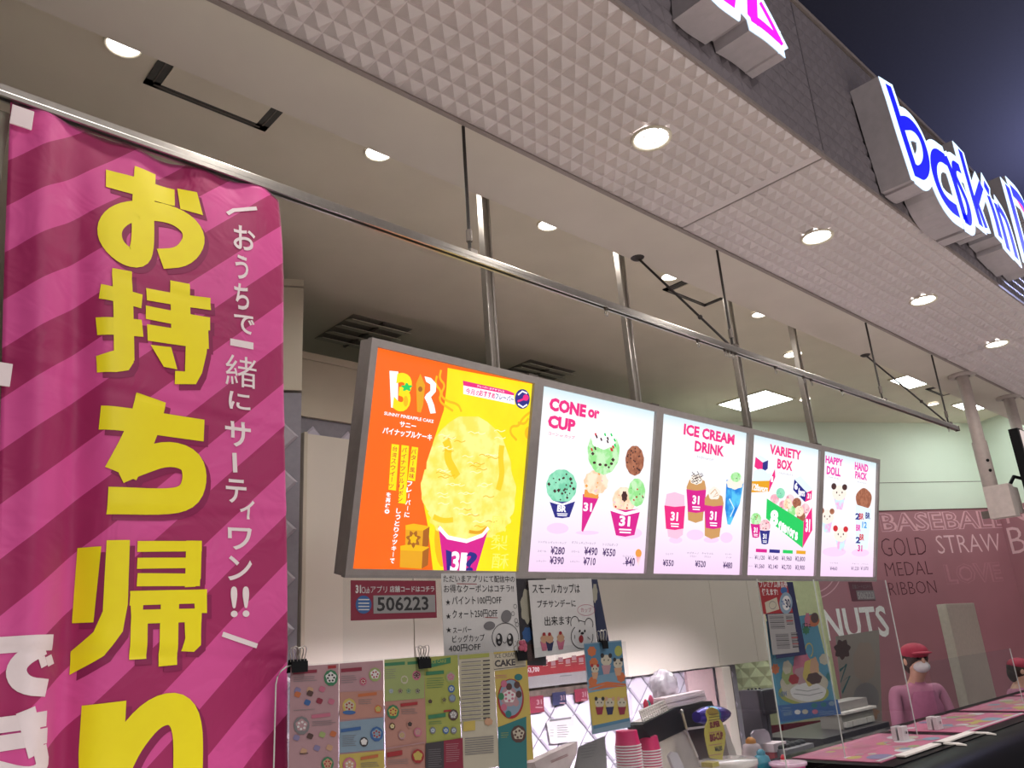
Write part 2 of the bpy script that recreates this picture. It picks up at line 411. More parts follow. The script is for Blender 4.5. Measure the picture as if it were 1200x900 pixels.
# partition at Y=3.6: diamond tiles, white laminate boards, beige header
YP = 3.6
b = MB()
b.rng(1.55, 6.13, YP+0.012, YP+0.2, -0.22, 1.2, mat('tile_grout', (150, 146, 156), 0.8)); b.rng(1.55, 5.6, YP+0.012, YP+0.2, -1.6, -0.22, mat('tile_grout', (150, 146, 156), 0.8))
wall_b = struct(b.build('wall_back'), 'tiled partition behind the counter')
b = MB(); b.rng(1.75, 6.13, YP-0.006, YP+0.2, 1.202, 1.515, M_BEIGE); b.rng(1.75, 6.14, YP-0.014, YP+0.21, 1.517, 1.556, M_BEIGE)
struct(b.build('trim_1'), 'beige header over the tiles')
M_TILE = [mat('lavender_tile', (206, 200, 216), 0.22, noise=0.02), mat('lavender_tile_pale', (214, 208, 222), 0.22, noise=0.02)]
h = 0.105; g = 0.006
def diamond_mesh(u, n, m):
    mb = MB(); u = Vector(u); n = Vector(n); Zv = Vector((0, 0, 1)); q = h-g; q2 = h-g-0.014
    pts = [Zv*q, u*q, -Zv*q, -u*q]; pin = [Zv*q2+n*0.010, u*q2+n*0.010, -Zv*q2+n*0.010, -u*q2+n*0.010]
    mb.add(pts+pin, [[0, 1, 5, 4], [1, 2, 6, 5], [2, 3, 7, 6], [3, 0, 4, 7], [4, 5, 6, 7]], m)
    o = mb.build('wall_tile', None, (0, 0, 0)); me = o.data; bpy.data.objects.remove(o); return me
TM = [diamond_mesh((1, 0, 0), (0, -1, 0), m) for m in M_TILE]
cnt = 0
for i in range(-18, 27):
    for j in range(-8, 17):
        if (i+j) % 2: continue
        x_, z_ = 3.461+i*h, -0.515+j*h + 0.0
        x_ += h  # tile centres sit between the joints' crossings
        if x_-h < 1.6 or x_+h > 6.13 or z_+h > 1.21: continue
        vis = (z_ < -0.1 and x_ < 5.5) or (z_ > 1.0 and x_ < 2.6)
        if vis: shared('wall_tile', TM[(i*7+j*3) % 2], (x_, YP+0.006, z_), wall_b); cnt += 1
# white laminate boards hung over the tiles, with seams
for k, (x0, x1) in enumerate(((0.540, 0.722), (0.722, 1.11), (1.11, 1.497), (1.497, 1.645), (1.645, 1.702))):
    b = MB(); b.rng(x0*3.55+0.003, x1*3.55-0.003, 3.55, 3.60, -0.066*3.55, 0.309*3.55, M_WHITEP, bev=0.002)
    lab = ['white laminate wall board beside the column, left of the first seam', 'white laminate wall board behind the handwritten coupon sheets', 'wide white laminate wall board under the third menu board',
           'narrower white laminate wall board under the fourth menu board', 'narrowest white laminate strip behind the red voucher poster'][k]
    setp(b.build('wall_board'), lab, 'wall board', 'white boards on the partition')
b = MB(); b.rng(1.475*3.56, 1.505*3.56, 3.50, 3.56, -1.0, -0.24, M_WHITEP, bev=0.004); b.rng(1.505*3.56, 1.512*3.56, 3.51, 3.56, -1.0, -0.24, M_SEAM)
setp(b.build('partition_post'), 'slim pale post below the seam between the white wall boards', 'post')
b = MB(); b.rng(4.92, 5.24, 3.575, 3.598, -0.95, -0.245, mat('pink_plain_board', (222, 192, 196), 0.35)); setp(b.build('splash_board'), 'plain pale pink splash board between tiles and the slim post', 'wall board')
# column left with tiles
CR = -0.4892
b = MB(); cx0 = Vector((1.706, 3.2, 0)); cd = Vector((0.88275, -0.46985, 0)); cn = Vector((-0.46985, -0.88275, 0))
def colbox(mb, w, t0, t1, z0, z1, m):
    P = [cx0-cd*w+cn*t0, cx0+cn*t0, cx0+cn*t1, cx0-cd*w+cn*t1]
    vs = [p+Vector((0, 0, z0)) for p in P]+[p+Vector((0, 0, z1)) for p in P]
    mb.add(vs, [[3, 2, 1, 0], [4, 5, 6, 7], [0, 1, 5, 4], [1, 2, 6, 5], [2, 3, 7, 6], [3, 0, 4, 7]], m)
colbox(b, 0.5, -0.4, 0.0, -1.6, 1.18, mat('tile_grout', (150, 146, 156))); colbox(b, 0.5, -0.4, 0.012, 1.19, 1.71, M_BEIGE); colbox(b, 0.51, -0.4, 0.02, 1.715, 1.75, M_BEIGE)
colm = struct(b.build('wall_left'), 'tiled column with beige head at the partition')
TC = diamond_mesh(cd, cn, mat('grey_lavender_tile', (178, 172, 182), 0.25))
for i in range(0, 2):
    for j in range(-7, 11):
        if (i+j) % 2 == 0: continue
        shared('wall_tile', TC, cx0-cd*(h*(i+0)+h*1.04)+cn*0.004+Vector((0, 0, 1.18-h+ (j-10)*h)), colm)
b = MB(); b.rng(1.885, 1.905, 3.50, 3.56, -0.7, 1.09, M_BEIGE, bev=0.003); setp(b.build('edge_post'), 'thin beige edge post left of the white wall boards', 'post')

# ================================================================== LAMPS AND CEILING FITTINGS
M_LIT = mat('lit_lens', (255, 250, 246), emit=9.0, noise=0); M_LIT2 = mat('lit_lens_small', (255, 246, 236), emit=9.0, noise=0); M_TROF = mat('lit_diffuser', (240, 255, 250), emit=15.0, noise=0)
def downlight(x, y, z, r, label, group, power, m, col=(1, 0.93, 0.86), spot=150):
    t = thing('downlight', (x, y, z), label, 'ceiling light', group)
    b = MB(); b.lathe((x, y, z), [(r*1.0, 0.004), (r*1.0, -0.004), (r*1.18, -0.010), (r*1.22, -0.003), (r*1.22, 0.0)], M_CEIL2); b.build('trim_ring', t)
    b = MB(); b.lathe((x, y, z), [(0.0001, -0.0035), (r*0.6, -0.0035), (r*1.0, -0.003)], m); b.build('lens', t)
    if power:
        o = lamp('lamp', 'SPOT', (0, 0, 0), power, col, r*0.8, spot=math.radians(spot), blend=0.4); o.parent = t; o.location = (0, 0, -0.03)
    return t
DLN = ['biggest round downlight in the mauve soffit, above the second board', 'second round soffit downlight along, left of the blue sign', 'third round soffit downlight along, under the shop sign', 'farthest round soffit downlight at the right edge']
for i, xz in enumerate((0.503, 1.222, 1.940, 2.661, 3.381, 4.1)):
    downlight(xz*ZF, 0.806*ZF, ZF-0.012, 0.058, (['round soffit downlight above the pink banner'] + DLN + ['round soffit downlight beyond the right edge'])[i], 'soffit downlights', 9, M_LIT)
INN = ['small inner ceiling downlight above the banner', 'small inner ceiling downlight above the first menu board', 'small inner ceiling downlight right of the first post',
       'small inner ceiling downlight beside the diagonal brace', 'small inner ceiling downlight right of the third post']
for i, xz in enumerate((0.299, 0.803, 1.307, 1.812, 2.305)):
    downlight(xz*ZI, 1.195*ZI, ZI-0.006, 0.05, INN[i], 'inner row downlights', 9.0, M_LIT2)
downlight(2.782*ZI, 1.339*ZI, ZI-0.006, 0.062, 'round inner downlight beside the fourth post', None, 5, M_LIT2)
downlight(3.419*ZI, 1.629*ZI, ZI-0.006, 0.045, 'tiny far ceiling spotlight above the fourth menu board', None, 2, M_LIT2)
downlight(4.10*ZI, 1.312*ZI, ZI-0.006, 0.045, 'tiny far ceiling spotlight between two square light panels', None, 2, M_LIT2)
def troffer(x0, x1, y0, y1, label):
    t = thing('ceiling_light_panel', ((x0+x1)/2, (y0+y1)/2, ZI), label, 'ceiling light', 'square ceiling light panels')
    b = MB(); b.rng(x0, x1, y0, y1, ZI-0.012, ZI-0.008, M_TROF); b.build('diffuser', t)
    b = MB()
    for a in ((x0-.015, x1+.015, y0-.015, y0), (x0-.015, x1+.015, y1, y1+.015), (x0-.015, x0, y0, y1), (x1, x1+.015, y0, y1)): b.rng(*a, ZI-0.014, ZI-0.001, M_CEIL2)
    b.build('frame', t)
troffer(3.115*ZI, 3.355*ZI, 1.655*ZI, 1.895*ZI, 'bright square ceiling light panel crossed by the third post')
troffer(3.49*ZI, 3.70*ZI, 1.04*ZI, 1.265*ZI, 'bright square ceiling light panel crossed by the diagonal brace')
troffer(4.22*ZI, 4.445*ZI, 1.04*ZI, 1.264*ZI, 'bright square ceiling light panel beside the grey ceiling pole')
def slot(x0, x1, y0, y1, label):
    t = thing('slot_diffuser', ((x0+x1)/2, (y0+y1)/2, ZI), label, 'air vent', 'square slot air vents')
    for nm, a in (('slot', (x0, x0+.05, y0, y1)), ('slot', (x1-.05, x1, y0, y1)), ('slot', (x0, x1, y1-.035, y1)), ('slot', (x0, x1, y0, y0+.035))):
        b = MB(); b.rng(*a, ZI-0.006, ZI-0.001, mat('slot_black', (74, 73, 70), 0.8))
        if a[1]-a[0] > 0.1: b.rng(a[0]+.03, a[1]-.03, (a[2]+a[3])/2-.003, (a[2]+a[3])/2+.003, ZI-0.009, ZI-0.004, GREYMETAL)
        else: b.rng((a[0]+a[1])/2-.002, (a[0]+a[1])/2+.002, a[2]+.03, a[3]-.03, ZI-0.009, ZI-0.004, GREYMETAL)
        b.build(nm, t)
    b = MB(); b.rng(x0+.05, x1-.05, y0+.035, y1-.035, ZI-0.010, ZI-0.002, M_CEIL2); b.build('centre_panel', t)
slot(0.356*ZI, 0.588*ZI, 1.04*ZI, 1.272*ZI, 'square slot air vent in the inner ceiling above the banner')
slot(1.872*ZI, 2.094*ZI, 1.04*ZI, 1.271*ZI, 'square slot air vent behind the diagonal brace')
slot(3.80*ZI, 4.0*ZI, 1.02*ZI, 1.235*ZI, 'square slot air vent between the two right light panels')
def louvre(x0, x1, y0, y1, label):
    t = thing('louvre_vent', ((x0+x1)/2, (y0+y1)/2, ZI), label, 'air vent', 'dark louvre vents')
    b = MB(); b.rng(x0, x1, y0, y1, ZI-0.004, ZI-0.001, mat('vent_dark', (150, 145, 134), 0.8)); b.rng(x0+(x1-x0)*.48, x0+(x1-x0)*.52, y0, y1, ZI-0.02, ZI-0.004, GREYMETAL); b.build('frame', t)
    for k in range(4):
        yy = y0+(y1-y0)*(k+.5)/4; b = MB(); b.box(((x0+x1)/2, yy, ZI-0.018), (x1-x0, 0.085, 0.005), mat('louvre_blade_grey', (206, 200, 186), 0.7), rx=math.radians(14)); b.build('blade', t)
louvre(1.205*ZI, 1.425*ZI, 1.94*ZI, 2.18*ZI, 'dark louvre vent in the unlit ceiling left of the first board')
louvre(1.956*ZI, 2.20*ZI, 1.94*ZI, 2.13*ZI, 'dark louvre vent in the unlit ceiling beside the first post')

# ---------------- rail, hangers, braces
XR0, XR1 = -0.9, at(1121, 501, y=YS).x
ZR = 1.152
t = thing('curtain_rail', (2.2, YS, ZR), 'long aluminium curtain rail hung below the soffit edge', 'rail')
b = MB(); b.rng(XR0, XR1, YS-0.012, YS+0.012, ZR-0.004, ZR+0.014, STEEL, bev=0.002); b.rng(XR0, XR1, YS-0.012, YS-0.006, ZR-0.014, ZR-0.004, STEEL); b.rng(XR0, XR1, YS+0.006, YS+0.012, ZR-0.014, ZR-0.004, STEEL); b.build('track', t)
b = MB(); b.rng(XR0, XR1, YS-0.006, YS+0.006, ZR-0.0055, ZR-0.0035, BLACK); b.build('slot', t)
b = MB(); b.rng(XR1, XR1+0.012, YS-0.014, YS+0.014, ZR-0.018, ZR+0.016, GREYMETAL, bev=0.002); b.build('end_cap', t)
for px in (711, 819, 851, 855, 859, 863, 910, 943, 952, 988, 1113):
    x = at(px, 370+(px-711)*0.345, y=YS).x
    b = MB(); b.rng(x-.006, x+.006, YS-.005, YS+.005, ZR-.022, ZR-.006, GREYMETAL)
    ring = [(x+0.009*math.sin(a), YS, ZR-.033+0.011*math.cos(a)) for a in [2*math.pi*k/12 for k in range(13)]]
    b.tube(ring, 0.002, STEEL, n=6, cap=False); b.build('runner', t)
for i, xz in enumerate((0.891, 1.793, 2.716, 3.313)):
    x = xz*ZF
    t = thing('rail_hanger', (x, YS+.008, ZF), ['thin hanging rod above the first menu board', 'thin hanging rod left of the third post', 'thin hanging rod right of the fourth post', 'last thin hanging rod near the rail end'][i], 'hanger', 'rods carrying the rail')
    b = MB(); b.tube([(x, YS+.008, ZF+.0), (x, YS+.008, ZR+.02)], 0.0055, DARKMETAL, n=8); b.build('rod', t)
    b = MB(); b.tube([(x, YS+.008, ZR+.10), (x, YS+.008, ZR+.06)], 0.010, GREYMETAL, n=8); b.build('turnbuckle', t); b = MB(); b.rng(x-.015, x+.015, YS-.012, YS+.014, ZR+.012, ZR+.026, GREYMETAL, bev=.002); b.build('bracket', t)
for i, (a, c_) in enumerate((((747, 302), (853, 398)), ((1014, 416), (1108, 492)))):
    p = at(*a, z=ZF); q = at(*c_, y=YS+.0); q.z = ZR+.02
    t = thing('brace_rod', p, ['thin diagonal brace left of the third post', 'thin diagonal brace by the rail end'][i], 'brace', 'diagonal braces of the rail')
    b = MB(); b.tube([p, q], 0.0055, DARKMETAL, n=8); b.build('rod', t)
    b = MB(); b.lathe(p, [(0.0001, -0.012), (0.02, -0.010), (0.032, 0.0)], DARKMETAL, n=16); b.build('ceiling_plate', t)
    mpt = p.lerp(q, 0.7); b = MB(); b.ell(mpt, (.011, .011, .011), DARKMETAL, n=8); b.build('joint', t)
# ---------------- posts carrying the menu boards
M_POST = mat('satin_steel_post', (150, 144, 136), 0.35, 0.5)
for i, k in enumerate((0.927, 1.342, 1.794, 2.139)):
    x = k*2.05
    t = thing('ceiling_post', (x, 2.09, ZI), ['vertical steel post above the first board, nearest the banner', 'vertical steel post above the second menu board', 'vertical steel post standing before the square light panel', 'vertical steel post above the fourth board, farthest right'][i], 'post', 'steel posts carrying the menu boards')
    b = MB(); b.rng(x-.011, x+.011, 2.078, 2.098, 0.80, ZI, M_POST); b.build('channel', t)
    for s_ in (-1, 1):
        b = MB(); b.rng(x+s_*.016-.005, x+s_*.016+.005, 2.070, 2.10, 0.80, ZI, STEEL, bev=.002); b.build('flange', t)
# ---------------- ceiling poles at the right
A0Z = 0.78
t = thing('ceiling_pole', (6.10, 1.72, ZF), 'thick grey ceiling pole carrying the white mount box', 'pole', 'grey ceiling poles')
M_POLE = mat('grey_painted_pole', (176, 164, 158), 0.5)
b = MB(); b.tube([(6.10, 1.72, ZF), (6.10, 1.72, 1.1)], 0.040, M_POLE, n=20); b.build('upper_tube', t)
b = MB(); b.tube([(6.10, 1.72, 1.14), (6.10, 1.72, A0Z)], 0.047, M_POLE, n=20); b.build('lower_tube', t)
b = MB(); b.lathe((6.10, 1.72, ZF), [(0.09, 0), (0.09, -0.014), (0.05, -0.02)], M_POLE); b.build('flange', t)
for z in (1.0, 0.93):
    p = Vector((6.10, 1.72, z))+Vector((-0.7, -0.7, 0)).normalized()*0.046; b = MB(); b.ell(p, (.011, .011, .011), BLACK, n=8); b.build('bolt', t)
t = thing('ceiling_pole', (7.12, 1.72, ZF), 'second grey ceiling pole at the right picture edge', 'pole', 'grey ceiling poles')
b = MB(); b.tube([(7.12, 1.72, ZF), (7.12, 1.72, 0.9)], 0.040, M_POLE, n=20); b.build('upper_tube', t)
b = MB(); b.lathe((7.12, 1.72, ZF), [(0.09, 0), (0.09, -0.014), (0.05, -0.02)], M_POLE); b.build('flange', t)
X0 = 6.045
def atx(px, py): v = ray(px, py); return v*(X0/v.x)
A = atx(1151, 571); B = atx(1180, 563); C_ = atx(1156, 609); zt, zb0 = A.z, C_.z
t = thing('mount_box', (X0+.07, (A.y+B.y)/2, zb0), 'white metal mount box at the foot of the ceiling pole', 'bracket')
M_BOXW = mat('off_white_metal', (206, 194, 188), 0.4)
b = MB(); b.rng(X0, X0+.10, B.y, A.y, zb0, zt, M_BOXW, bev=.004); b.build('housing', t)
b = MB(); b.rng(X0+.10, X0+.24, B.y+.01, A.y-.06, zb0+.03, zt-.01, M_BOXW, bev=.004); b.build('side_arm', t)
b = MB(); b.rng(X0+.01, X0+.04, A.y, A.y+.05, zb0+.01, zt-.16, GREYMETAL); b.build('back_plate', t)
b = MB(); b.tube([(X0+.12, B.y+.03, zt-.01), (X0+.18, B.y, zt+.06), (X0+.28, B.y-.02, zt+.05)], 0.012, BLACK, n=8); b.build('cable', t)
A = at(1192, 501, y=1.5); zb = at(1193, 640, y=1.5).z
t = thing('display_screen', (A.x+.4, 1.52, zb), 'hanging display screen cut by the right picture edge', 'screen')
b = MB(); b.rng(A.x, A.x+0.9, 1.50, 1.56, zb, A.z, BLACK, bev=.004); b.build('casing', t)
b = MB(); b.rng(A.x+.035, A.x+0.87, 1.495, 1.501, zb+.03, A.z-.012, mat('lit_screen_white', (232, 214, 208), emit=0.8, noise=0.02)); b.build('screen', t)
def smooth(pts, it=2):
    for _ in range(it):
        q = [pts[0]]
        for a_, b_ in zip(pts, pts[1:]): q += [(a_[0]*.75+b_[0]*.25, a_[1]*.75+b_[1]*.25), (a_[0]*.25+b_[0]*.75, a_[1]*.25+b_[1]*.75)]
        pts = q+[pts[-1]]
    return pts

# ================================================================== MENU BOARDS (lit boxes, leaning forward)
BT = Vector((0, 2.00, 0.962)); BB = Vector((0, 2.18, 0.2355))
VUP = (BT-BB).normalized(); BH = (BT-BB).length
BN = Vector((1, 0, 0)).cross(VUP).normalized()         # towards the viewer
BX = [(0.651+0.373*k)*2.0 for k in range(6)]
SH = 0.602*2.18 - BX[0]                                 # the tops sit a touch wider than the bottoms in the photo
def E_(n, c, e=1.0, nz=0.0): return mat('lit_print_'+n, c, emit=e, noise=nz, scale=12)
K_W = E_('white', (250, 246, 252), 1.15); K_PK = E_('magenta', (236, 40, 128)); K_OR = E_('orange', (255, 104, 20), 1.0, 0.03); K_YE = E_('yellow', (255, 226, 20), 1.02, 0.05)
K_YE2 = E_('deep_yellow', (246, 186, 20)); K_SC = mix_emit('lit_print_custard', (255, 243, 140), (252, 228, 92), 22, 1.0, .4, .6); K_BL = E_('navy', (40, 40, 130)); K_MG = E_('cup_magenta', (216, 30, 140))
K_MINT = mix_emit('lit_print_mint', (150, 226, 190), (120, 206, 168), 30, 1.0); K_GRN = mix_emit('lit_print_green_scoop', (150, 226, 140), (200, 240, 190), 30, 1.0); K_CHO = E_('chocolate', (70, 40, 40)); K_BR = mix_emit('lit_print_brown_scoop', (176, 112, 84), (150, 90, 66), 40, 1.0)
K_CRM = mix_emit('lit_print_cream', (255, 232, 206), (250, 206, 170), 26, 1.0); K_CONE = E_('cone', (236, 156, 70)); K_PS = E_('pink_soft', (250, 208, 240), 1.02); K_BLU = mix_emit('lit_print_blue_drink', (30, 130, 220), (90, 200, 246), 14, 1.0)
K_GR = E_('leaf_green', (30, 204, 96)); K_GY = E_('grey_ink', (120, 104, 140)); K_PT = E_('pale_tint', (222, 240, 250), 1.08); K_RED = E_('red', (206, 40, 50)); K_TAN = E_('coffee', (206, 154, 96)); K_PINKS = mix_emit('lit_print_pink_scoop', (250, 170, 186), (246, 214, 216), 26, 1.0)
K_PUR = E_('price_purple', (70, 40, 100)); K_OCH = E_('cake_ochre', (232, 164, 30)); K_OCD = E_('cake_dark', (170, 96, 30))
BLAB = ['orange and yellow lit menu board showing one big yellow ice cream scoop', 'lit menu board headed CONE or CUP with green and mint scoops', 'lit menu board headed ICE CREAM DRINK with four tall drinks',
        'lit menu board headed VARIETY BOX with a green box of cups', 'lit menu board headed HAPPY DOLL and HAND PACK, farthest right']
boards = []
K_GRAD = bpy.data.materials.new('backlit_white_to_lilac'); K_GRAD.use_nodes = True
_nt = K_GRAD.node_tree; _b = _nt.nodes['Principled BSDF']; _tc = _nt.nodes.new('ShaderNodeTexCoord'); _sx = _nt.nodes.new('ShaderNodeSeparateXYZ'); _rp = _nt.nodes.new('ShaderNodeValToRGB')
_nt.links.new(_tc.outputs['Generated'], _sx.inputs[0]); _nt.links.new(_sx.outputs[2], _rp.inputs[0]); _nt.links.new(_rp.outputs[0], _b.inputs['Emission Color'])
_e = _rp.color_ramp.elements; _e[0].position = 0.0; _e[0].color = lin((248, 214, 246))+(1,); _e[1].position = .38; _e[1].color = lin((252, 248, 254))+(1,); _x = _e.new(.92); _x.color = lin((250, 252, 255))+(1,); _x = _e.new(1.0); _x.color = lin((214, 238, 246))+(1,)
_b.inputs['Base Color'].default_value = (.01, .01, .01, 1); _b.inputs['Emission Strength'].default_value = 0.95
for k in range(5):
    x0, x1 = BX[k], BX[k+1]; fw = 0.026
    t = thing('menu_board', ((x0+x1)/2+SH, BB.y, BB.z), BLAB[k], 'menu board', 'row of lit menu boards'); boards.append(t)
    def P3(x, v, n, s=0.0):        # v 0 bottom .. 1 top, shear follows the slight lean of the sides
        return Vector((x+SH*(1-v), BB.y, BB.z))+VUP*(v*BH)+BN*n
    def slab(mb, xa, xb, va, vb, n0, n1, m):
        ps = [P3(xa, va, n0), P3(xb, va, n0), P3(xb, vb, n0), P3(xa, vb, n0), P3(xa, va, n1), P3(xb, va, n1), P3(xb, vb, n1), P3(xa, vb, n1)]
        mb.add(ps, [[3, 2, 1, 0], [4, 5, 6, 7], [0, 1, 5, 4], [1, 2, 6, 5], [2, 3, 7, 6], [3, 0, 4, 7]], m)
    f = fw/BH
    for nm, a in (('frame_rail', (x0, x1, 1-f, 1)), ('frame_rail', (x0, x1, 0, f)), ('frame_stile', (x0, x0+fw*.95, f, 1-f)), ('frame_stile', (x1-fw*.95, x1, f, 1-f))):
        b = MB(); slab(b, *a, -0.012, 0.012, FRAMEG); b.build(nm, t)
    b = MB(); slab(b, x0+0.002, x1-0.002, 0.004, 0.996, -0.060, -0.012, FRAMEG); b.build('light_box', t)
    b = MB(); slab(b, x0+fw*.9, x1-fw*.9, f*.95, 1-f*.95, -0.012, -0.002, K_OR if k == 0 else K_GRAD); lp = b.build('lit_panel', t)
    if k < 4:
        b = MB(); slab(b, x1-0.05, x1-0.002, 1.0, 1.012, -0.03, 0.004, GREYMETAL) ; b.build('joint_clip', t)
BO = P3(BX[0], 0, -0.0018)
def board_print(): return Print(BO, (1, 0, 0), VUP)

K_SC2 = E_('pale_custard', (255, 250, 190))
# --- board 1
pr = board_print(); pr.c = crop(400, 400, 3.2125)
pr.poly([(400, 100), (727, 162), (664, 868), (345, 868), (326, 700), (300, 560), (345, 380), (385, 260), (395, 180)], K_YE)
for pts in ([(430, 180), (470, 240), (440, 262), (400, 200)], [(640, 290), (700, 270), (660, 340), (620, 330)]): pass
for pts in ([(375, 108), (368, 140), (392, 165), (372, 200), (395, 225), (440, 236), (452, 265)], [(360, 130), (352, 160), (378, 190), (366, 226), (420, 262)], [(716, 262), (680, 290), (668, 320), (640, 318), (634, 345), (660, 372)], [(704, 290), (690, 312), (664, 306)]): pr.line(smooth(pts), 9, K_YE2)
pr.ell(690, 320, 722, 370, K_YE2); pr.ell(350, 640, 410, 850, K_YE2, n=14); pr.ell(568, 640, 600, 700, K_YE2)
pr.ell(299, 468, 380, 640, K_SC, wob=.05, k=9); pr.ell(318, 280, 640, 730, K_SC, wob=.015, k=11); pr.ell(548, 455, 656, 690, K_SC, wob=.05, k=8); pr.ell(330, 560, 640, 748, K_SC, wob=.04, k=17, n=60)
K_AMB = E_('amber_swirl', (252, 208, 40)); pr.line(smooth([(392, 372), (404, 400), (398, 440), (420, 480), (436, 510)]), 34, K_AMB); pr.line(smooth([(604, 392), (598, 440), (606, 500), (590, 560)]), 26, K_AMB); pr.line(smooth([(346, 660), (380, 676), (420, 672)]), 20, K_AMB); pr.line(smooth([(480, 716), (520, 722), (548, 700)]), 12, K_OCH)
for i in range(46):
    x = 350+random.random()*230; y = 320+random.random()*380; pr.line(smooth([(x, y), (x+12, y-6), (x+26, y+4), (x+42, y-3)]), 3.0, (K_YE2, K_SC2, K_SC2)[i % 3])
pr.poly([(364, 694), (400, 738), (470, 760), (530, 735), (554, 700), (505, 868), (385, 868)], K_MG)
pr.line([(366, 700), (400, 738), (470, 752), (530, 730), (553, 702)], 15, K_W)
pr.poly([(392, 784), (414, 792), (412, 868), (396, 868)], K_BL); pr.text('3', 415, 790, 868, 442, K_W, .03); pr.text('1', 450, 795, 868, 470, K_W, .03); pr.text('?', 470, 792, 868, 508, K_BL, .03)
# crest with pineapple and cone
pr.poly([(180, 111), (213, 114), (211, 254), (186, 249)], K_W)
pr.text('3', 208, 114, 262, 262, K_YE, .05); pr.ell(232, 205, 250, 246, K_YE2, n=10)
pr.ell(228, 160, 262, 186, K_GR, wob=.3, k=5); pr.poly([(280, 160), (296, 122), (314, 165), (306, 240), (298, 268), (284, 265)], K_OCH); pr.ell(288, 170, 304, 190, K_OCD)
pr.poly([(312, 132), (336, 138), (356, 160), (354, 190), (336, 210), (348, 240), (354, 270), (334, 272), (324, 236), (312, 212), (318, 200), (334, 186), (334, 162), (318, 152)], K_W)
pr.text('SUNNY PINEAPPLE CAKE', 161, 264, 277, 346, K_W, .02); pr.text('サニー', 220, 300, 322, 280, K_W, .03); pr.text('パイナップルケーキ', 156, 321, 348, 340, K_W, .03)
pr.poly([(456, 148), (622, 184), (650, 196), (648, 204), (458, 166)], K_PK); pr.poly([(458, 166), (648, 204), (652, 238), (458, 198)], K_W)
pr.text('フレーバー オブ ザ マンス', 510, 163, 172, 612, K_W, .02); pr.text('今月の', 468, 174, 198, 520, K_PK, .02); pr.text('おすすめ', 520, 182, 206, 578, K_PK, .03); pr.text('フレーバー', 580, 194, 216, 648, K_BL, .02)
pr.ell(652, 180, 708, 254, K_BL, n=32); pr.line([(662, 226), (700, 212)], 8, K_PK); pr.ell(682, 200, 704, 224, K_PK); pr.line([(664, 202), (680, 188), (698, 196)], 6, K_W); pr.line([(664, 236), (682, 248), (698, 238)], 6, K_W)
for (x, ws, txt, wid) in ((258, (396, 524), 'バター風味', 28), (223, (390, 610), 'パイナップルリボン', 28), (186, (386, 560), '台湾スウィーツ', 28)):
    pr.poly([(x+(6 if x > 250 else 2), ws[0]), (x+30, ws[0]+4), (x+18, ws[1]+2), (x-10, ws[1]-2)], K_YE)
def column(pr, txt, x, y0, y1, w, m, bold=.02, lean=0.0):
    n = len(txt); hgt = (y1-y0)/n
    for i, ch in enumerate(txt):
        xx = x+lean*(i/max(1, n-1)); yy = y0+i*hgt
        if ch == 'ー': pr.line([(xx+w*.55, yy+hgt*.1), (xx+w*.45, yy+hgt*.85)], w*.16, m)
        else: pr.text(ch, xx, yy+hgt*.08, yy+hgt*.90, xx+w, m, bold)
column(pr, 'バター風味', 263, 402, 518, 18, K_RED, .01, -8); column(pr, 'フレーバーに', 247, 524, 664, 18, K_W, .03, -10)
column(pr, 'パイナップルリボン', 228, 396, 606, 17, K_RED, .01, -17); column(pr, 'しっとりクッキーで', 206, 626, 838, 17, K_W, .03, -24)
column(pr, '台湾スウィーツ', 192, 392, 556, 17, K_RED, .01, -15); column(pr, 'を再構。', 168, 566, 650, 17, K_W, .03, -6)
for (a, b_, c_, d_) in ((240, 692, 330, 782), (220, 770, 328, 856)):
    pr.poly([(a, b_), (a+30, b_-6), (c_, b_+4), (c_-6, b_+22), (a, b_+18)], K_YE2); pr.poly([(a, b_+16), (c_-24, b_+20), (c_-28, d_), (a-2, d_-6)], K_OCH); pr.poly([(c_-24, b_+20), (c_, b_+6), (c_-4, d_-14), (c_-28, d_)], K_OCD)
pr.ell(246, 716, 292, 772, K_OCD, wob=.25, k=7); pr.ell(256, 728, 282, 760, K_YE2, wob=.2, k=5)
column(pr, '鳳梨酥', 560, 650, 862, 60, mat('lit_print_faint_yellow', (255, 240, 110), emit=1.0, noise=0), 0, 8)
pr.text('※画像はイメージです', 80, 858, 864, 128, K_W)
pr.build('artwork', boards[0])

# --- board 2
def scoop(pr, x0, y0, x1, y1, m, bits=(), nb=14, wob=.02):
    pr.ell(x0, y0, x1, y1, m, wob=wob, k=11, n=36)
    for i in range(nb):
        a = random.random()*6.28; r = random.random()**.5*.85; x = (x0+x1)/2+(x1-x0)/2*r*math.cos(a); y = (y0+y1)/2+(y1-y0)/2*r*math.sin(a); s = (x1-x0)*.04*(0.6+random.random())
        if bits: pr.poly([(x-s, y), (x, y+s*1.3), (x+s, y+s*.2), (x, y-s)], bits[i % len(bits)])
def cup(pr, x0, x1, y0, y1, m, taper=.18, logo=None, sub=None):
    w = x1-x0
    pr.poly([(x0, y0), (x0+w*.5, y0+(y1-y0)*.06), (x1, y0+(y1-y0)*.02), (x1-w*taper, y1-(y1-y0)*.06), (x0+w*.5, y1), (x0+w*taper, y1-(y1-y0)*.05)], m)
    if logo: pr.text(logo, x0+w*.32, y0+(y1-y0)*.25, y0+(y1-y0)*.62, x0+w*.66, K_W, .04)
    if sub: pr.line([(x0+w*.3, y0+(y1-y0)*.74), (x0+w*.7, y0+(y1-y0)*.76)], (y1-y0)*.05, K_W); pr.line([(x0+w*.32, y0+(y1-y0)*.84), (x0+w*.68, y0+(y1-y0)*.86)], (y1-y0)*.05, K_W)
pr = board_print(); pr.c = crop(610, 440, 3.6)
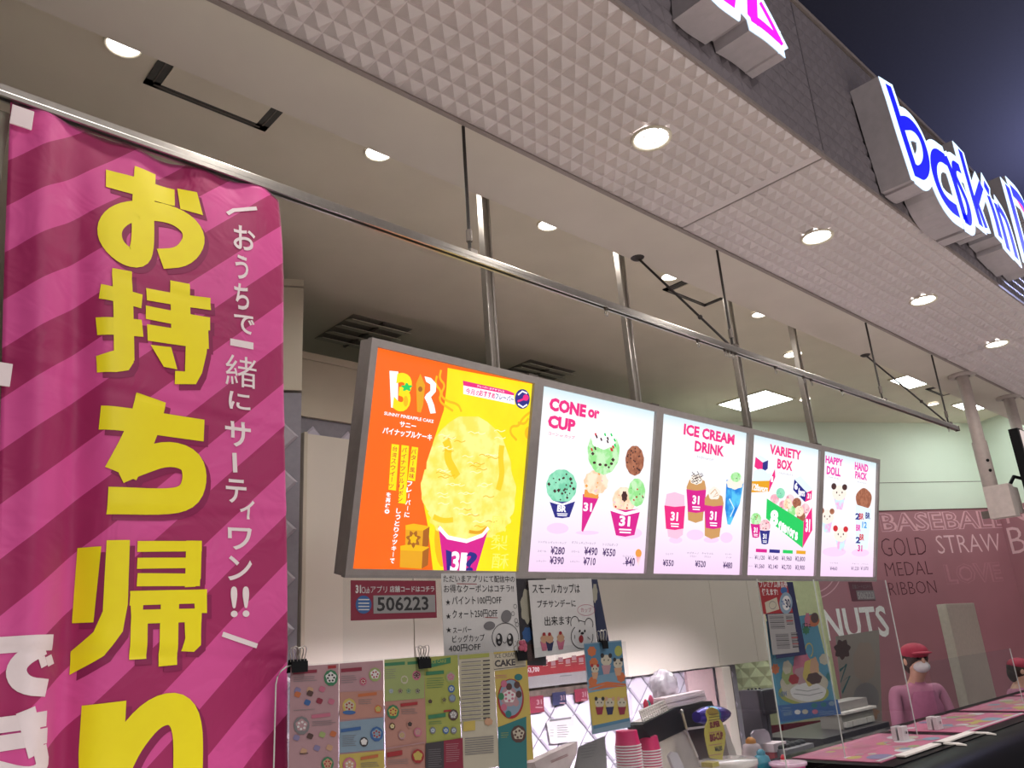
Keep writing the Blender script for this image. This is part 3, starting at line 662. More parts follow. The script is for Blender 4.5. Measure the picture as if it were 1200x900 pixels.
pr.text('CONE', 124, 90, 148, 276, K_PK, 0.057); pr.text('or', 286, 140, 176, 332, K_PK, 0.052); pr.text('CUP', 118, 164, 220, 231, K_PK, 0.057); pr.text('コーン or カップ', 118, 236, 250, 228, K_PK)
pr.ell(110, 622, 202, 668, K_PS); pr.ell(232, 655, 330, 672, K_PS); pr.ell(400, 640, 512, 690, K_PS)
scoop(pr, 108, 396, 236, 540, K_MINT, (K_CHO,), 26); cup(pr, 120, 230, 528, 602, K_BL, .22, 'BR', True); pr.line([(120, 528), (175, 545), (230, 526)], 9, K_W)
pr.poly([(262, 500), (330, 512), (262, 660), (256, 655)], K_MG); pr.poly([(270, 480), (330, 490), (326, 520), (266, 512)], K_CONE); scoop(pr, 266, 400, 368, 502, K_CRM, (K_PINKS, K_CONE), 8, .05)
pr.text('31', 266, 535, 572, 300, K_W, .04)
scoop(pr, 282, 222, 416, 418, K_GRN, (K_CHO,), 5); pr.ell(296, 220, 404, 310, K_W, wob=.06)
for i in range(14):
    x = 292+random.random()*105; y = 235+random.random()*75; pr.poly([(x, y), (x+5, y+12), (x+11, y+10), (x+7, y-3)], (K_RED, K_CHO, K_GR)[i % 3])
for x, y in ((310, 368), (334, 376), (358, 378), (382, 372)): pr.ell(x-7, y-6, x+7, y+6, K_CHO, n=8)
scoop(pr, 441, 296, 519, 422, K_BR, (K_CHO,), 24)
scoop(pr, 386, 470, 480, 590, K_CRM, (K_PINKS, K_RED), 10); scoop(pr, 452, 434, 524, 552, K_GRN, (K_RED, K_CHO), 10); pr.ell(424, 488, 448, 532, K_CHO, wob=.1); cup(pr, 374, 504, 560, 680, K_MG, .2, '31', True); pr.line([(374, 562), (440, 584), (504, 568)], 14, K_W)
for s_, x, y0, y1, x1 in (('¥280', 126, 720, 754, 184), ('¥490', 268, 722, 758, 322), ('¥550', 345, 728, 762, 398), ('¥390', 122, 762, 796, 180), ('¥710', 264, 766, 800, 314), ('¥40', 440, 766, 804, 480)): pr.text(s_, x, y0, y1, x1, K_PUR, .022)
for s_, x, y0, y1, x1 in (('シングル レギュラーカップ', 72, 696, 706, 190), ('ダブル レギュラーカップ', 214, 698, 709, 314), ('トリプルポップ', 346, 706, 718, 408), ('スモール', 70, 736, 744, 106), ('レギュラー', 66, 778, 786, 106), ('スモール', 212, 738, 746, 246), ('レギュラー', 208, 780, 788, 246), ('ワッフルコーン', 428, 758, 766, 474), ('+', 428, 788, 798, 438)): pr.text(s_, x, y0, y1, x1, K_GY)
for x0, x1, y in ((66, 190, 758), (66, 190, 802), (208, 322, 762), (206, 320, 806), (342, 398, 768)): pr.line([(x0, y), (x1, y+2)], 2, K_PS)
pr.ell(482, 732, 508, 768, K_CONE); pr.poly([(484, 765), (506, 765), (494, 806)], K_PINKS)
pr.build('artwork', boards[1])

# --- board 3
pr = board_print(); pr.c = crop(610, 440, 3.6)
pr.text('ICE CREAM', 690, 202, 250, 902, K_PK, 0.042); pr.text('DRINK', 736, 274, 320, 858, K_PK, 0.042); pr.text('アイスクリームドリンク', 744, 338, 348, 812, K_GY)
for a in ((626, 680, 682, 708), (700, 650, 772, 694), (772, 680, 836, 706), (842, 662, 894, 706)): pr.ell(*a, K_PS)
K_PD = E_('pink_drink', (250, 196, 222)); K_CR2 = E_('cream_foam', (250, 238, 226))
pr.poly([(608, 545), (616, 500), (650, 492), (690, 505), (692, 548), (684, 672), (660, 690), (622, 680)], K_PD); cup(pr, 606, 694, 548, 652, K_PK, .08, '31', True)
pr.poly([(700, 470), (712, 440), (745, 430), (776, 445), (782, 475), (768, 612), (738, 622), (706, 610)], K_TAN); cup(pr, 699, 782, 480, 580, K_MG, .08, '31', True); pr.ell(714, 418, 768, 460, K_CR2, wob=.06)
for i in range(14): x = 722+random.random()*40; y = 395+random.random()*50; pr.line([(x, y), (x+8, y+10), (x-2, y+16)], 4, K_CHO)
pr.poly([(776, 520), (790, 500), (822, 494), (850, 510), (856, 540), (838, 680), (804, 690), (776, 676)], K_TAN); cup(pr, 774, 852, 546, 648, K_MG, .08, '31', True); pr.ell(790, 470, 842, 524, K_CR2, wob=.08, k=5)
pr.line([(800, 500), (820, 480), (834, 504), (812, 512), (828, 494)], 4, K_TAN)
pr.poly([(868, 440), (940, 452), (924, 540), (884, 630), (872, 628), (862, 560)], K_BLU); pr.ell(868, 430, 938, 480, K_CR2, wob=.08); scoop(pr, 886, 408, 930, 450, K_GRN, (K_CHO,), 4)
pr.line([(880, 520), (900, 560), (884, 596)], 6, K_PT)
for s_, x, y0, y1, x1 in (('¥550', 600, 776, 804, 645), ('¥520', 736, 780, 808, 780), ('¥480', 854, 786, 814, 892)): pr.text(s_, x, y0, y1, x1, K_PUR, .022)
for s_, x, y0, y1, x1 in (('シェイク', 612, 748, 756, 642), ('カプチーノ', 702, 744, 752, 750), ('ブラスト', 714, 758, 766, 740), ('キャラメル', 764, 746, 754, 812), ('ブラスト', 774, 760, 768, 802), ('サンデー', 862, 750, 757, 890), ('ソーダ', 866, 764, 771, 888)): pr.text(s_, x, y0, y1, x1, K_GY)
pr.build('artwork', boards[2])

# --- board 4
pr = board_print(); pr.c = crop(860, 490, 4.5)
pr.text('VARIETY', 190, 136, 188, 354, K_PK, 0.042); pr.text('BOX', 230, 212, 266, 308, K_PK, 0.042); pr.text('バラエティボックス', 236, 284, 292, 310, K_GY)
def pbox(a, b_, c_, d_, e_, f_, m1, m2, mt):
    """a,b left-top front; c right; d bottom; e side"""
    pr.poly(a, m1); pr.poly(b_, m2); pr.poly(c_, mt)
pbox([(114, 204), (152, 234), (150, 290), (108, 256)], [(152, 234), (180, 222), (178, 266), (150, 290)], [(114, 204), (140, 198), (180, 222), (152, 234)], 0, 0, 0, K_PK, K_BL, K_PT)
pr.ell(100, 268, 176, 330, K_PT)
pbox([(92, 332), (188, 330), (184, 388), (90, 392)], [(188, 330), (216, 268), (218, 310), (184, 388)], [(92, 332), (110, 300), (205, 290), (188, 330)], 0, 0, 0, K_OCH, K_PK, K_PT)
pr.text('12flavors', 98, 344, 380, 178, K_W, .03); pr.text('1', 196, 306, 336, 206, K_W, .02)
pbox([(318, 322), (384, 392), (374, 442), (312, 378)], [(384, 392), (412, 380), (408, 428), (374, 442)], [(318, 322), (350, 306), (412, 372), (384, 392)], 0, 0, 0, K_BL, K_PK, K_PT)
pr.text('6', 320, 338, 376, 336, K_W, .05); pr.text('flavors', 340, 368, 410, 374, K_W, .04); pr.text('31', 388, 396, 424, 404, K_W, .04)
for x, y, m in ((215, 428, K_PINKS), (246, 396, K_MINT), (260, 462, K_PINKS), (296, 430, K_PINKS), (306, 490, K_GRN), (332, 448, K_BR), (376, 478, K_PINKS), (354, 520, K_BR), (284, 452, K_CRM), (345, 490, K_CRM)): scoop(pr, x-24, y-28, x+22, y+28, m, (K_CHO,), 4)
pr.poly([(172, 424), (366, 546), (360, 684), (168, 528)], K_GR); pr.poly([(366, 546), (410, 470), (412, 590), (360, 684)], K_PK)
pr.text('8', 192, 482, 566, 232, K_W, .06); 
for i, ch in enumerate('flavors'): pr.text(ch, 234+i*14.5, 542+i*9.5, 586+i*9.5, 248+i*14.5, K_W, .05)
pr.text('31', 378, 530, 600, 400, K_W, .05)
for x0, y0, m, c in ((86, 500, K_GRN, K_MG), (134, 534, K_PINKS, K_BL)): scoop(pr, x0, y0, x0+56, y0+66, m, (K_CHO, K_RED), 8); cup(pr, x0, x0+54, y0+56, y0+132, c, .18, '31', True)
for i, m in enumerate((K_MG, K_BL, K_GR, K_OCH)):
    pr.rect(114+i*71, 688+i*3, 172+i*68, 706+i*3, m)
    pr.text(['¥1,120', '¥1,540', '¥1,960', '¥2,800'][i], 108+i*71, 722+i*2, 748+i*3, 160+i*71, K_PUR, .012); pr.text(['¥1,560', '¥2,140', '¥2,730', '¥3,900'][i], 108+i*71, 768+i*2, 794+i*3, 158+i*71, K_PUR, .012)
pr.text('スモール', 76, 732, 738, 98, K_GY); pr.text('レギュラー', 74, 776, 782, 98, K_GY)
pr.build('artwork', boards[3])

# --- board 5 (tubs and animal-shaped cups kept generic)
pr = board_print(); pr.c = crop(860, 490, 4.5)
K_HP = E_('hot_pink', (232, 50, 170)); K_PB = mix_emit('lit_print_candy', (206, 240, 250), (246, 180, 226), 24, 1.0)
pr.text('HAPPY', 484, 196, 236, 574, K_HP, 0.042); pr.text('DOLL', 490, 250, 296, 562, K_HP, 0.042); pr.text('HAND', 638, 230, 272, 708, K_HP, 0.042); pr.text('PACK', 640, 278, 318, 702, K_HP, 0.042)
pr.text('ハッピードール', 500, 306, 314, 552, K_GY); pr.text('ハンドパック', 650, 332, 339, 696, K_GY)
pr.ell(466, 680, 590, 730, K_PS); pr.ell(620, 690, 712, 730, K_PS)
def doll(x, y, s, ear, m):
    pr.poly([(x-s*.8, y+s*.5), (x+s*.8, y+s*.7), (x+s*.4, y+s*2.4), (x-s*.4, y+s*2.3)], K_PB); pr.ell(x-s, y-s, x+s, y+s*1.1, m)
    pr.ell(x-s*1.1, y-s*1.3, x-s*.4, y-s*.4, ear); pr.ell(x+s*.4, y-s*1.15, x+s*1.1, y-s*.3, ear)
    for q in (-.35, .4): pr.ell(x+s*q-3, y-6, x+s*q+3, y+6, K_CHO, n=8)
    pr.ell(x-3, y+s*.3, x+5, y+s*.3+5, K_CHO, n=8)
doll(555, 392, 38, K_CHO, K_CR2); doll(490, 518, 36, K_BR, K_CR2); doll(562, 612, 36, K_RED, K_CR2)
pr.ell(642, 370, 726, 482, K_BR, wob=.03, k=5); pr.poly([(642, 455), (724, 480), (704, 690), (652, 692), (640, 640)], K_PT)
for i, (x, y, s_, m) in enumerate(((640, 500, '2', K_BL), (660, 500, 'BR', K_RED), (694, 496, 'BR', K_BL), (644, 560, 'BR', K_HP), (676, 545, '12', K_BLU), (642, 625, '2', K_BL), (662, 610, 'BR', K_RED), (652, 668, '31', K_MG))): pr.text(s_, x, y, y+34, x+24, m, .04)
pr.text('¥460', 506, 782, 802, 544, K_PUR); pr.text('¥1,220', 618, 782, 804, 658, K_PUR); pr.text('¥1,870', 668, 782, 804, 708, K_PUR); pr.text('カップのみ', 506, 760, 766, 548, K_GY); pr.text('クォート　パイント', 622, 764, 770, 708, K_GY)
pr.build('artwork', boards[4])

# ================================================================== PINK BANNER
def xl(z): return 0.217+0.093*(1.136-z) if z > -1 else 0.42
def xr(z):
    q = 1.13-z
    return 0.815+0.020*min(1, max(0, q)/0.22)**.7+0.043*max(0, q-.2)/1.13
def wave(u, z):          # u 0..1 across, cloth folds; returns y
    q = 1.136-z
    y = YS+0.004
    y += 0.030*math.exp(-((u-0.20-0.03*math.sin(q*2))/0.055)**2)*min(1, .35+q)          # long vertical fold on the left
    y += -0.014*math.exp(-((u-0.10)/0.05)**2)
    y += 0.006*math.sin(u*9+z*3)+0.004*math.sin(u*5-z*7+1)
    y += 0.007*math.sin(math.pi*u)*math.cos(q*4.5)
    for zz, s, a in ((0.54, 0.10, 0.0035), (0.30, -0.05, 0.0025), (0.03, 0.08, 0.003), (0.80, 0.06, 0.002), (-.2, .1, .003)):      # horizontal packing creases
        d = z-zz-s*(u-.5)*-0.6; y += a*math.exp(-(d/0.008)**2)-a*.6*math.exp(-((d-.02)/0.02)**2)
    y += 0.020*max(0, u-.86)*math.sin(q*3)*2
    if q < .15: y += (0.15-q)*0.05*math.sin(u*26)
    return y
ZT = 1.132; ZB = -0.66
def top_z(u): return ZT+0.008-0.004*math.sin(u*math.pi*3)**2-(0.016 if u > .93 else 0)*((u-.93)/.07 if u > .93 else 0)
def ban_pt(u, z, off=0.0):
    return Vector((xl(z)+(xr(z)-xl(z))*u, wave(u, z)-off, z))
def stripe_mat():
    m = bpy.data.materials.new('pink_striped_cloth'); m.use_nodes = True; nt = m.node_tree; bs = nt.nodes['Principled BSDF']
    tc = nt.nodes.new('ShaderNodeUVMap'); sx = nt.nodes.new('ShaderNodeSeparateXYZ')
    nt.links.new(tc.outputs['UV'], sx.inputs[0])
    a = nt.nodes.new('ShaderNodeMath'); a.operation = 'MULTIPLY_ADD'; a.inputs[1].default_value = -STR_SLOPE; nt.links.new(sx.outputs[0], a.inputs[0]); nt.links.new(sx.outputs[1], a.inputs[2])
    d = nt.nodes.new('ShaderNodeMath'); d.operation = 'MULTIPLY_ADD'; d.inputs[1].default_value = 1/STR_PER; d.inputs[2].default_value = STR_OFF; nt.links.new(a.outputs[0], d.inputs[0])
    f = nt.nodes.new('ShaderNodeMath'); f.operation = 'FRACT'; nt.links.new(d.outputs[0], f.inputs[0])
    g = nt.nodes.new('ShaderNodeMath'); g.operation = 'GREATER_THAN'; g.inputs[1].default_value = 0.5; nt.links.new(f.outputs[0], g.inputs[0])
    mx = nt.nodes.new('ShaderNodeMix'); mx.data_type = 'RGBA'; mx.inputs[6].default_value = lin((168, 26, 96))+(1,); mx.inputs[7].default_value = lin((222, 78, 156))+(1,)
    nt.links.new(g.outputs[0], mx.inputs[0]); nt.links.new(mx.outputs[2], bs.inputs['Base Color'])
    nz = nt.nodes.new('ShaderNodeTexNoise'); nz.inputs['Scale'].default_value = 900; bp = nt.nodes.new('ShaderNodeBump'); bp.inputs['Strength'].default_value = .15; bp.inputs['Distance'].default_value = .0005
    nt.links.new(tc.outputs['UV'], nz.inputs['Vector']); nz2 = nt.nodes.new('ShaderNodeTexNoise'); nz2.inputs['Scale'].default_value = 9; nz2.inputs['Detail'].default_value = 2; nz2.inputs['Distortion'].default_value = 1.5
    bp2 = nt.nodes.new('ShaderNodeBump'); bp2.inputs['Strength'].default_value = .5; bp2.inputs['Distance'].default_value = .012
    nt.links.new(tc.outputs['UV'], nz2.inputs['Vector']); nt.links.new(nz2.outputs['Fac'], bp2.inputs['Height']); nt.links.new(bp2.outputs['Normal'], bp.inputs['Normal'])
    nt.links.new(nz.outputs['Fac'], bp.inputs['Height']); nt.links.new(bp.outputs['Normal'], bs.inputs['Normal'])
    bs.inputs['Roughness'].default_value = 0.55; bs.inputs['Sheen Weight'].default_value = 0.3
    return m
# stripes: period along z 0.221 m at the left edge; boundaries measured on the cloth
STR_PER = 0.219; STR_SLOPE = 1.0; STR_OFF = 0.0
def stripe_fit():
    # dark->light boundary at pixel (0,352) going up-right
    p = at(0, 352, y=YS); return (p.z-STR_SLOPE*p.x)/STR_PER
STR_OFF = -stripe_fit()
t = thing('banner', (0.55, YS, ZB), 'tall pink striped banner with yellow Japanese lettering hung from the rail', 'banner')
NU, NV = 72, 170
vs = []; uvs = []
for j in range(NV+1):
    for i in range(NU+1):
        u = i/NU; z0 = ZB+(top_z(u)-ZB)*(j/NV); vs.append(ban_pt(u, z0))
fs = [[j*(NU+1)+i, j*(NU+1)+i+1, (j+1)*(NU+1)+i+1, (j+1)*(NU+1)+i] for j in range(NV) for i in range(NU)]
b = MB(); b.add(vs, fs, stripe_mat(), True); cl = b.build('cloth', t)
ul = cl.data.uv_layers.new(name='UVMap')
for l in cl.data.loops:
    v = vs[l.vertex_index]; ul.data[l.index].uv = (v.x, v.z)
sm = cl.modifiers.new('thickness', 'SOLIDIFY'); sm.thickness = 0.0008; sm.offset = 1
# letters cut to the cloth
def cloth_text(polys, name, m, off, cell=0.03):
    bm = bmesh.new()
    for kp, (vv, ff) in enumerate(polys):
        q = [bm.verts.new((x, z, kp*0.000025)) for x, z in vv]
        for f in ff:
            try: bm.faces.new([q[i] for i in f])
            except ValueError: pass
    xs = [v.co.x for v in bm.verts]; zs = [v.co.y for v in bm.verts]
    for ax, lo, hi, st in ((0, min(xs), max(xs), .012), (1, min(zs), max(zs), .009)):
        n = int((hi-lo)/st)
        for k in range(1, n+1):
            co = [0, 0, 0]; no = [0, 0, 0]; co[ax] = lo+k*st; no[ax] = 1
            bmesh.ops.bisect_plane(bm, geom=bm.verts[:]+bm.edges[:]+bm.faces[:], plane_co=co, plane_no=no, dist=1e-6)
    bm.verts.index_update(); out = []
    for v in bm.verts:
        x, z = v.co.x, v.co.y; u = (x-xl(z))/(xr(z)-xl(z)); out.append(Vector((x, wave(u, z)-off-v.co.z, z)))
    mb = MB(); mb.add(out, [[v.index for v in f.verts][::-1] for f in bm.faces], m, True); bm.free()
    o = mb.build(name, t)
    me = o.data; me.flip_normals()
    return o
def gly_px(txt, box, bold, c=lambda x, y: (x, y), dx=0, dz=0):
    """box = x0,y0(top),x1,y1 in photo pixels on the cloth plane"""
    x0, y0, x1, y1 = box; a = at(*c(x0, (y0+y1)/2), y=YS); b_ = at(*c(x1, (y0+y1)/2), y=YS); tp = at(*c((x0+x1)/2, y0), y=YS); bt = at(*c((x0+x1)/2, y1), y=YS)
    v, f, gx0, gx1, gy0, gy1 = glyph(txt, bold)
    lean = -0.05
    return ([(a.x+(q.x-gx0)/(gx1-gx0)*(b_.x-a.x)+lean*((q.y-gy0)/(gy1-gy0)-.5)*(tp.z-bt.z)+dx, bt.z+(q.y-gy0)/(gy1-gy0)*(tp.z-bt.z)+dz) for q in v], f)
def stroke_px(pts, w, c=lambda x, y: (x, y)):
    P = [at(*c(*p), y=YS) for p in pts]; P = [Vector((p.x, p.z)) for p in P]; L = []; R = []
    for i, p in enumerate(P):
        d = (P[min(i+1, len(P)-1)]-P[max(i-1, 0)]).normalized(); q = Vector((-d.y, d.x))*w/2; L.append(p+q); R.append(p-q)
    n = len(P); return ([tuple(q) for q in L+R], [[i, n+i, n+i+1, i+1] for i in range(n-1)])
BIG = [('お', (116, 192, 243, 312)), ('持', (112, 318, 248, 452)), ('ち', (114, 468, 242, 602)), ('帰', (90, 633, 243, 788)), ('り', (106, 820, 232, 985))]
M_YEL = mat('yellow_print_cloth', (255, 236, 12), 0.5, noise=0.02); M_SHD = mat('maroon_print_cloth', (142, 22, 84), 0.55, noise=0.02); M_WPR = mat('white_print_cloth', (244, 228, 232), 0.55, noise=0.02)
BOLD = 0.05
c2 = crop(0, 250, 3); c3 = crop(0, 540, 2.5)
def wpx(w, c):          # stroke width in crop pixels -> metres on the cloth
    a = at(*c(300, 400), y=YS); b_ = at(*c(300, 400+w), y=YS); return a.z-b_.z
def quad_px(pts, c):
    P = [at(*c(*p), y=YS) for p in pts]; return ([(p.x, p.z) for p in P], [list(range(len(P)))])
S2 = lambda pts, w: stroke_px(pts, wpx(w, c2), c2)
S3 = lambda pts, w: stroke_px(pts, wpx(w, c3), c3)
MOCHI = [S2([(350, 275), (497, 312)], 55), S2([(338, 398), (497, 408)], 64), S2([(428, 200), (430, 330), (430, 470), (430, 520)], 66), S2([(430, 500), (410, 535), (338, 532)], 58), quad_px([(338, 503), (463, 470), (463, 530), (445, 558), (400, 565), (338, 562)], c2),
         S2([(635, 240), (637, 430)], 72), S2([(514, 285), (742, 318)], 48), S2([(510, 350), (740, 388)], 52), S2([(514, 422), (735, 448)], 62), quad_px([(655, 400), (735, 400), (728, 490), (712, 560), (690, 600), (612, 602), (614, 555), (650, 556)], c2), quad_px([(525, 466), (600, 472), (622, 550), (572, 542)], c2)]
KAERU = [quad_px([(240, 250), (298, 250), (280, 472), (228, 472)], c3), quad_px([(312, 233), (378, 233), (374, 420), (360, 500), (310, 570), (222, 626), (226, 556), (280, 500), (304, 440)], c3),
         S3([(400, 252), (592, 250)], 34), S3([(400, 301), (588, 299)], 34), S3([(400, 349), (586, 349)], 40), quad_px([(545, 234), (592, 234), (588, 345), (572, 369), (540, 371)], c3),
         S3([(380, 403), (606, 397)], 44), quad_px([(380, 382), (420, 382), (416, 461), (384, 461)], c3), quad_px([(566, 378), (606, 376), (606, 446), (570, 446)], c3),
         S3([(385, 458), (590, 452)], 42), quad_px([(384, 450), (432, 450), (428, 580), (379, 583)], c3), quad_px([(538, 440), (590, 440), (586, 540), (566, 560), (528, 558), (540, 520)], c3), quad_px([(470, 385), (524, 385), (516, 598), (462, 603)], c3)]
def shift(pol, d): return [([(x+d, z-d) for x, z in v], f) for v, f in pol]
SP = lambda pts, w: stroke_px(pts, wpx(w, lambda x, y: (x, y)))
IDP = lambda x, y: (x, y)
O_ = [SP([(126, 206), (208, 228)], 21), SP(smooth([(173, 196), (170, 240), (169, 285), (163, 302), (146, 300), (130, 283), (129, 262), (146, 247), (175, 243), (205, 248), (226, 264), (230, 282), (216, 300), (189, 302)]), 23), quad_px([(211, 217), (232, 224), (239, 251), (214, 242)], IDP)]
CHI = [SP([(116, 490), (240, 504)], 23), SP(smooth([(176, 467), (166, 505), (140, 556)]), 30), SP(smooth([(136, 553), (160, 543), (195, 531), (224, 538), (230, 560), (222, 582), (196, 589), (125, 587)]), 25)]
RI = [SP([(125, 824), (122, 880), (122, 945)], 33), SP(smooth([(136, 900), (152, 868), (178, 836), (204, 828), (219, 845), (221, 890), (216, 940), (190, 985)]), 27)]
DE = [SP([(-14, 757), (66, 752)], 13), SP(smooth([(54, 757), (26, 771), (17, 788), (28, 804), (58, 806)]), 14), SP([(50, 770), (54, 781)], 6), SP([(60, 768), (64, 779)], 6)]
KI = [SP([(-14, 852), (58, 842)], 12), SP([(-14, 874), (59, 862)], 12), SP([(30, 832), (44, 884)], 14), SP(smooth([(48, 876), (54, 900), (30, 910), (-10, 900)]), 12)]
LET = [O_, MOCHI, CHI, KAERU, RI]
cloth_text(shift([q for l in LET for q in l], 0.011), 'letter_shadow', M_SHD, 0.0016)
for l in LET: cloth_text(l, 'letter', M_YEL, 0.0030)
SM = [('お', (273, 266, 298, 294)), ('う', (275, 300, 290, 328)), ('ち', (274, 333, 291, 363)), ('で', (274, 369, 298, 391)), ('一', (270, 399, 297, 407)), ('緒', (265, 417, 301, 453)), ('に', (269, 459, 294, 480)), ('サ', (265, 493, 295, 523)),
      ('テ', (266, 561, 290, 589)), ('ィ', (282, 586, 299, 608)), ('ワ', (268, 618, 296, 644)), ('ン', (268, 651, 296, 680)), ('!!', (271, 687, 293, 723))]
pol = [gly_px(ch, bx, 0.0 if ch in '緒' else 0.018) for ch, bx in SM]+[stroke_px([(276, 530), (277, 553)], .010), stroke_px([(267, 250), (274, 246), (299, 246)], .010), stroke_px([(261, 743), (302, 757)], .010), stroke_px([(283, 303), (284, 303.5)], .01)]
cloth_text(pol, 'small_lettering', M_WPR, 0.0024)
cloth_text(DE+KI, 'large_white_lettering', M_WPR, 0.0026)
for (px, py) in ((24, 141), (-3, 440)):
    p = at(px, py, y=YS); b = MB(); b.box((p.x, YS-0.012, p.z), (0.040, 0.004, 0.045), M_WPR, bev=.001); b.build('loop_tab', t)

# ================================================================== SHOP SIGN LETTERS
M_SBODY = mat('dark_letter_body', (176, 168, 172), 0.4, 0.0); M_HALO = mat('lit_white_blue_halo', (205, 232, 255), emit=1.6, noise=0); M_SBLUE = mat('lit_blue_face', (8, 14, 255), emit=1.3, noise=0); M_SMAG = mat('lit_magenta_face', (226, 20, 236), emit=1.2, noise=0); M_SPNK = mat('lit_pink_face', (250, 50, 150), emit=1.2, noise=0)
YFACE = 0.88
def ribbon_letter(parent, strokes, m, wf, wh):
    """channel letter from stroke paths given in the plane of the lit faces: body, pale lit rim, coloured lit face"""
    body = MB(); hal = MB(); face = MB()
    for k, (pts, f) in enumerate(strokes):
        P = [at(*q, y=YFACE) for q in smooth(pts)]; P = [Vector((p.x, p.z)) for p in P]
        for mb, w, dy, mm in ((face, wf*f/2, -.006, m), (hal, wf*f/2+wh, -.002, M_HALO), (body, wf*f/2+wh, 0, M_SBODY)):
            L = []; Rr = []
            for i, p in enumerate(P):
                d = (P[min(i+1, len(P)-1)]-P[max(i-1, 0)]).normalized(); q = Vector((-d.y, d.x))*w; L.append(p+q); Rr.append(p-q)
            e0 = (P[0]-P[1]).normalized()*w*.5; e1 = (P[-1]-P[-2]).normalized()*w*.5
            if mb is not face or True: L = [L[0]+e0]+L+[L[-1]+e1]; Rr = [Rr[0]+e0]+Rr+[Rr[-1]+e1]
            n = len(L); yy = YFACE+dy-k*.0003
            fr = [(q.x, yy, q.y) for q in L+Rr]
            if mb is body:
                fr = [(q.x, YFACE+k*.0003, q.y) for q in L+Rr]; bk = [(q.x, YF-.0095, q.y) for q in L+Rr]; N = 2*n
                ring = list(range(n))+[2*n-1-i for i in range(n)]
                mb.add(fr+bk, [[ring[i], ring[(i+1) % N], ring[(i+1) % N]+N, ring[i]+N] for i in range(N)]+[[i, n+i, n+i+1, i+1] for i in range(n-1)], mm)
            else: mb.add(fr, [[i, n+i, n+i+1, i+1] for i in range(n-1)], mm)
    bo = body.build('letter', parent)
    for mb, nm in ((hal, 'lit_rim'), (face, 'lit_face')):
        o = mb.build(nm, parent); o.parent = bo; o.location = (0, 0, 0)
g = crop(1000, 80, 3.46)
G = lambda *pts: [g(*p) for p in pts]
t = thing('shop_sign', (3.8, YF, 1.66), 'blue lit lowercase shop name letters with pale blue rims on the fascia', 'sign')
WF, WHL = .066, .046
ribbon_letter(t, [(G((140, 85), (165, 160), (195, 260), (250, 430)), 1), (G((192, 225), (225, 225), (262, 268), (288, 340), (292, 400), (270, 432), (246, 412)), 1)], M_SBLUE, WF, WHL)
ribbon_letter(t, [(G((372, 372), (400, 440), (448, 610)), 1), (G((366, 372), (335, 350), (318, 370), (322, 430), (350, 510), (385, 560), (415, 580)), 1)], M_SBLUE, WF, WHL)
ribbon_letter(t, [(G((424, 408), (402, 392), (404, 430), (432, 490), (462, 560), (468, 625), (446, 610)), .8)], M_SBLUE, WF, WHL)
ribbon_letter(t, [(G((430, 345), (450, 420), (510, 630)), .9), (G((512, 478), (494, 540)), .8), (G((494, 540), (530, 640)), .8)], M_SBLUE, WF, WHL)
ribbon_letter(t, [(G((530, 478), (540, 496)), 1), (G((546, 530), (570, 600), (590, 680)), .9)], M_SBLUE, WF, WHL)
ribbon_letter(t, [(G((574, 560), (600, 640), (622, 730)), .9), (G((586, 570), (612, 610), (634, 680), (656, 764)), .9)], M_SBLUE, WF, WHL)
t = thing('shop_emblem', (5.0, YF, 1.70), 'lit blue and pink emblem letters at the right picture edge', 'sign')
ribbon_letter(t, [(G((622, 490), (650, 590), (700, 780)), 1.2), (G((640, 500), (680, 540), (700, 600)), 1.2)], M_SBLUE, WF, WHL)
ribbon_letter(t, [(G((662, 530), (700, 600)), 1.2), (G((700, 600), (760, 760)), 1.4)], M_SPNK, WF, .012)
g = crop(740, 0, 6)
t = thing('shop_sign', (2.0, YF, 1.70), 'lit magenta katakana sign letters with white rims at the top edge', 'sign')
ribbon_letter(t, [(G((835, -40), (840, 130)), 1.1), (G((830, 128), (920, 190), (1030, 290)), .7), (G((900, 40), (960, 150), (1040, 310)), .55)], M_SMAG, .054, .036)
ribbon_letter(t, [(G((560, -90), (600, -50), (690, 15)), .8), (G((700, -60), (690, 20)), .7)], M_SMAG, .054, .036)

# ================================================================== PAPERS AND ACRYLIC AT THE COUNTER FRONT
YA = 1.600      # low acrylic screen on the counter
YT = 1.660      # tall acrylic screen behind it
def N_(n, c, rough=0.6, nz=0.03): return mat('print_'+n, tuple(v*0.72 for v in c), rough, noise=nz, scale=20)  # scale darkens all print colours, putting the papers' backlit shade into them
Q_W = N_('white_paper', (254, 250, 250)); Q_INK = N_('black_marker', (38, 34, 38)); Q_MAR = N_('maroon', (158, 34, 66)); Q_PK = N_('pink', (222, 120, 150)); Q_PKL = N_('light_pink', (206, 160, 168)); Q_RED = N_('red', (186, 40, 50))
Q_GRN = N_('green', (60, 140, 96)); Q_LGR = N_('light_green', (176, 190, 120)); Q_YG = N_('lime', (184, 190, 92)); Q_BLU = N_('blue', (60, 110, 180)); Q_LBL = N_('light_blue', (150, 176, 198)); Q_YEL = N_('yellow', (226, 200, 100)); Q_ORG = N_('orange', (222, 120, 70))
Q_SAL = N_('salmon', (210, 150, 136)); Q_NAVY = N_('navy', (34, 40, 92)); Q_BRN = N_('brown', (92, 58, 54)); Q_CRM = N_('cream', (222, 212, 190)); Q_TEAL = N_('teal', (44, 132, 136)); Q_GRY = N_('grey', (140, 136, 140)); Q_LAV = N_('lavender', (150, 138, 184)); Q_PCH = N_('peach', (226, 176, 140)); Q_DK = N_('dark_slate', (66, 58, 66)); Q_LGY = N_('light_grey', (180, 176, 176))
Q_ICE = mix_emit('tmp_never', (1, 1, 1), (2, 2, 2), 5, 1) if False else N_('ice', (214, 196, 196), nz=0.2)
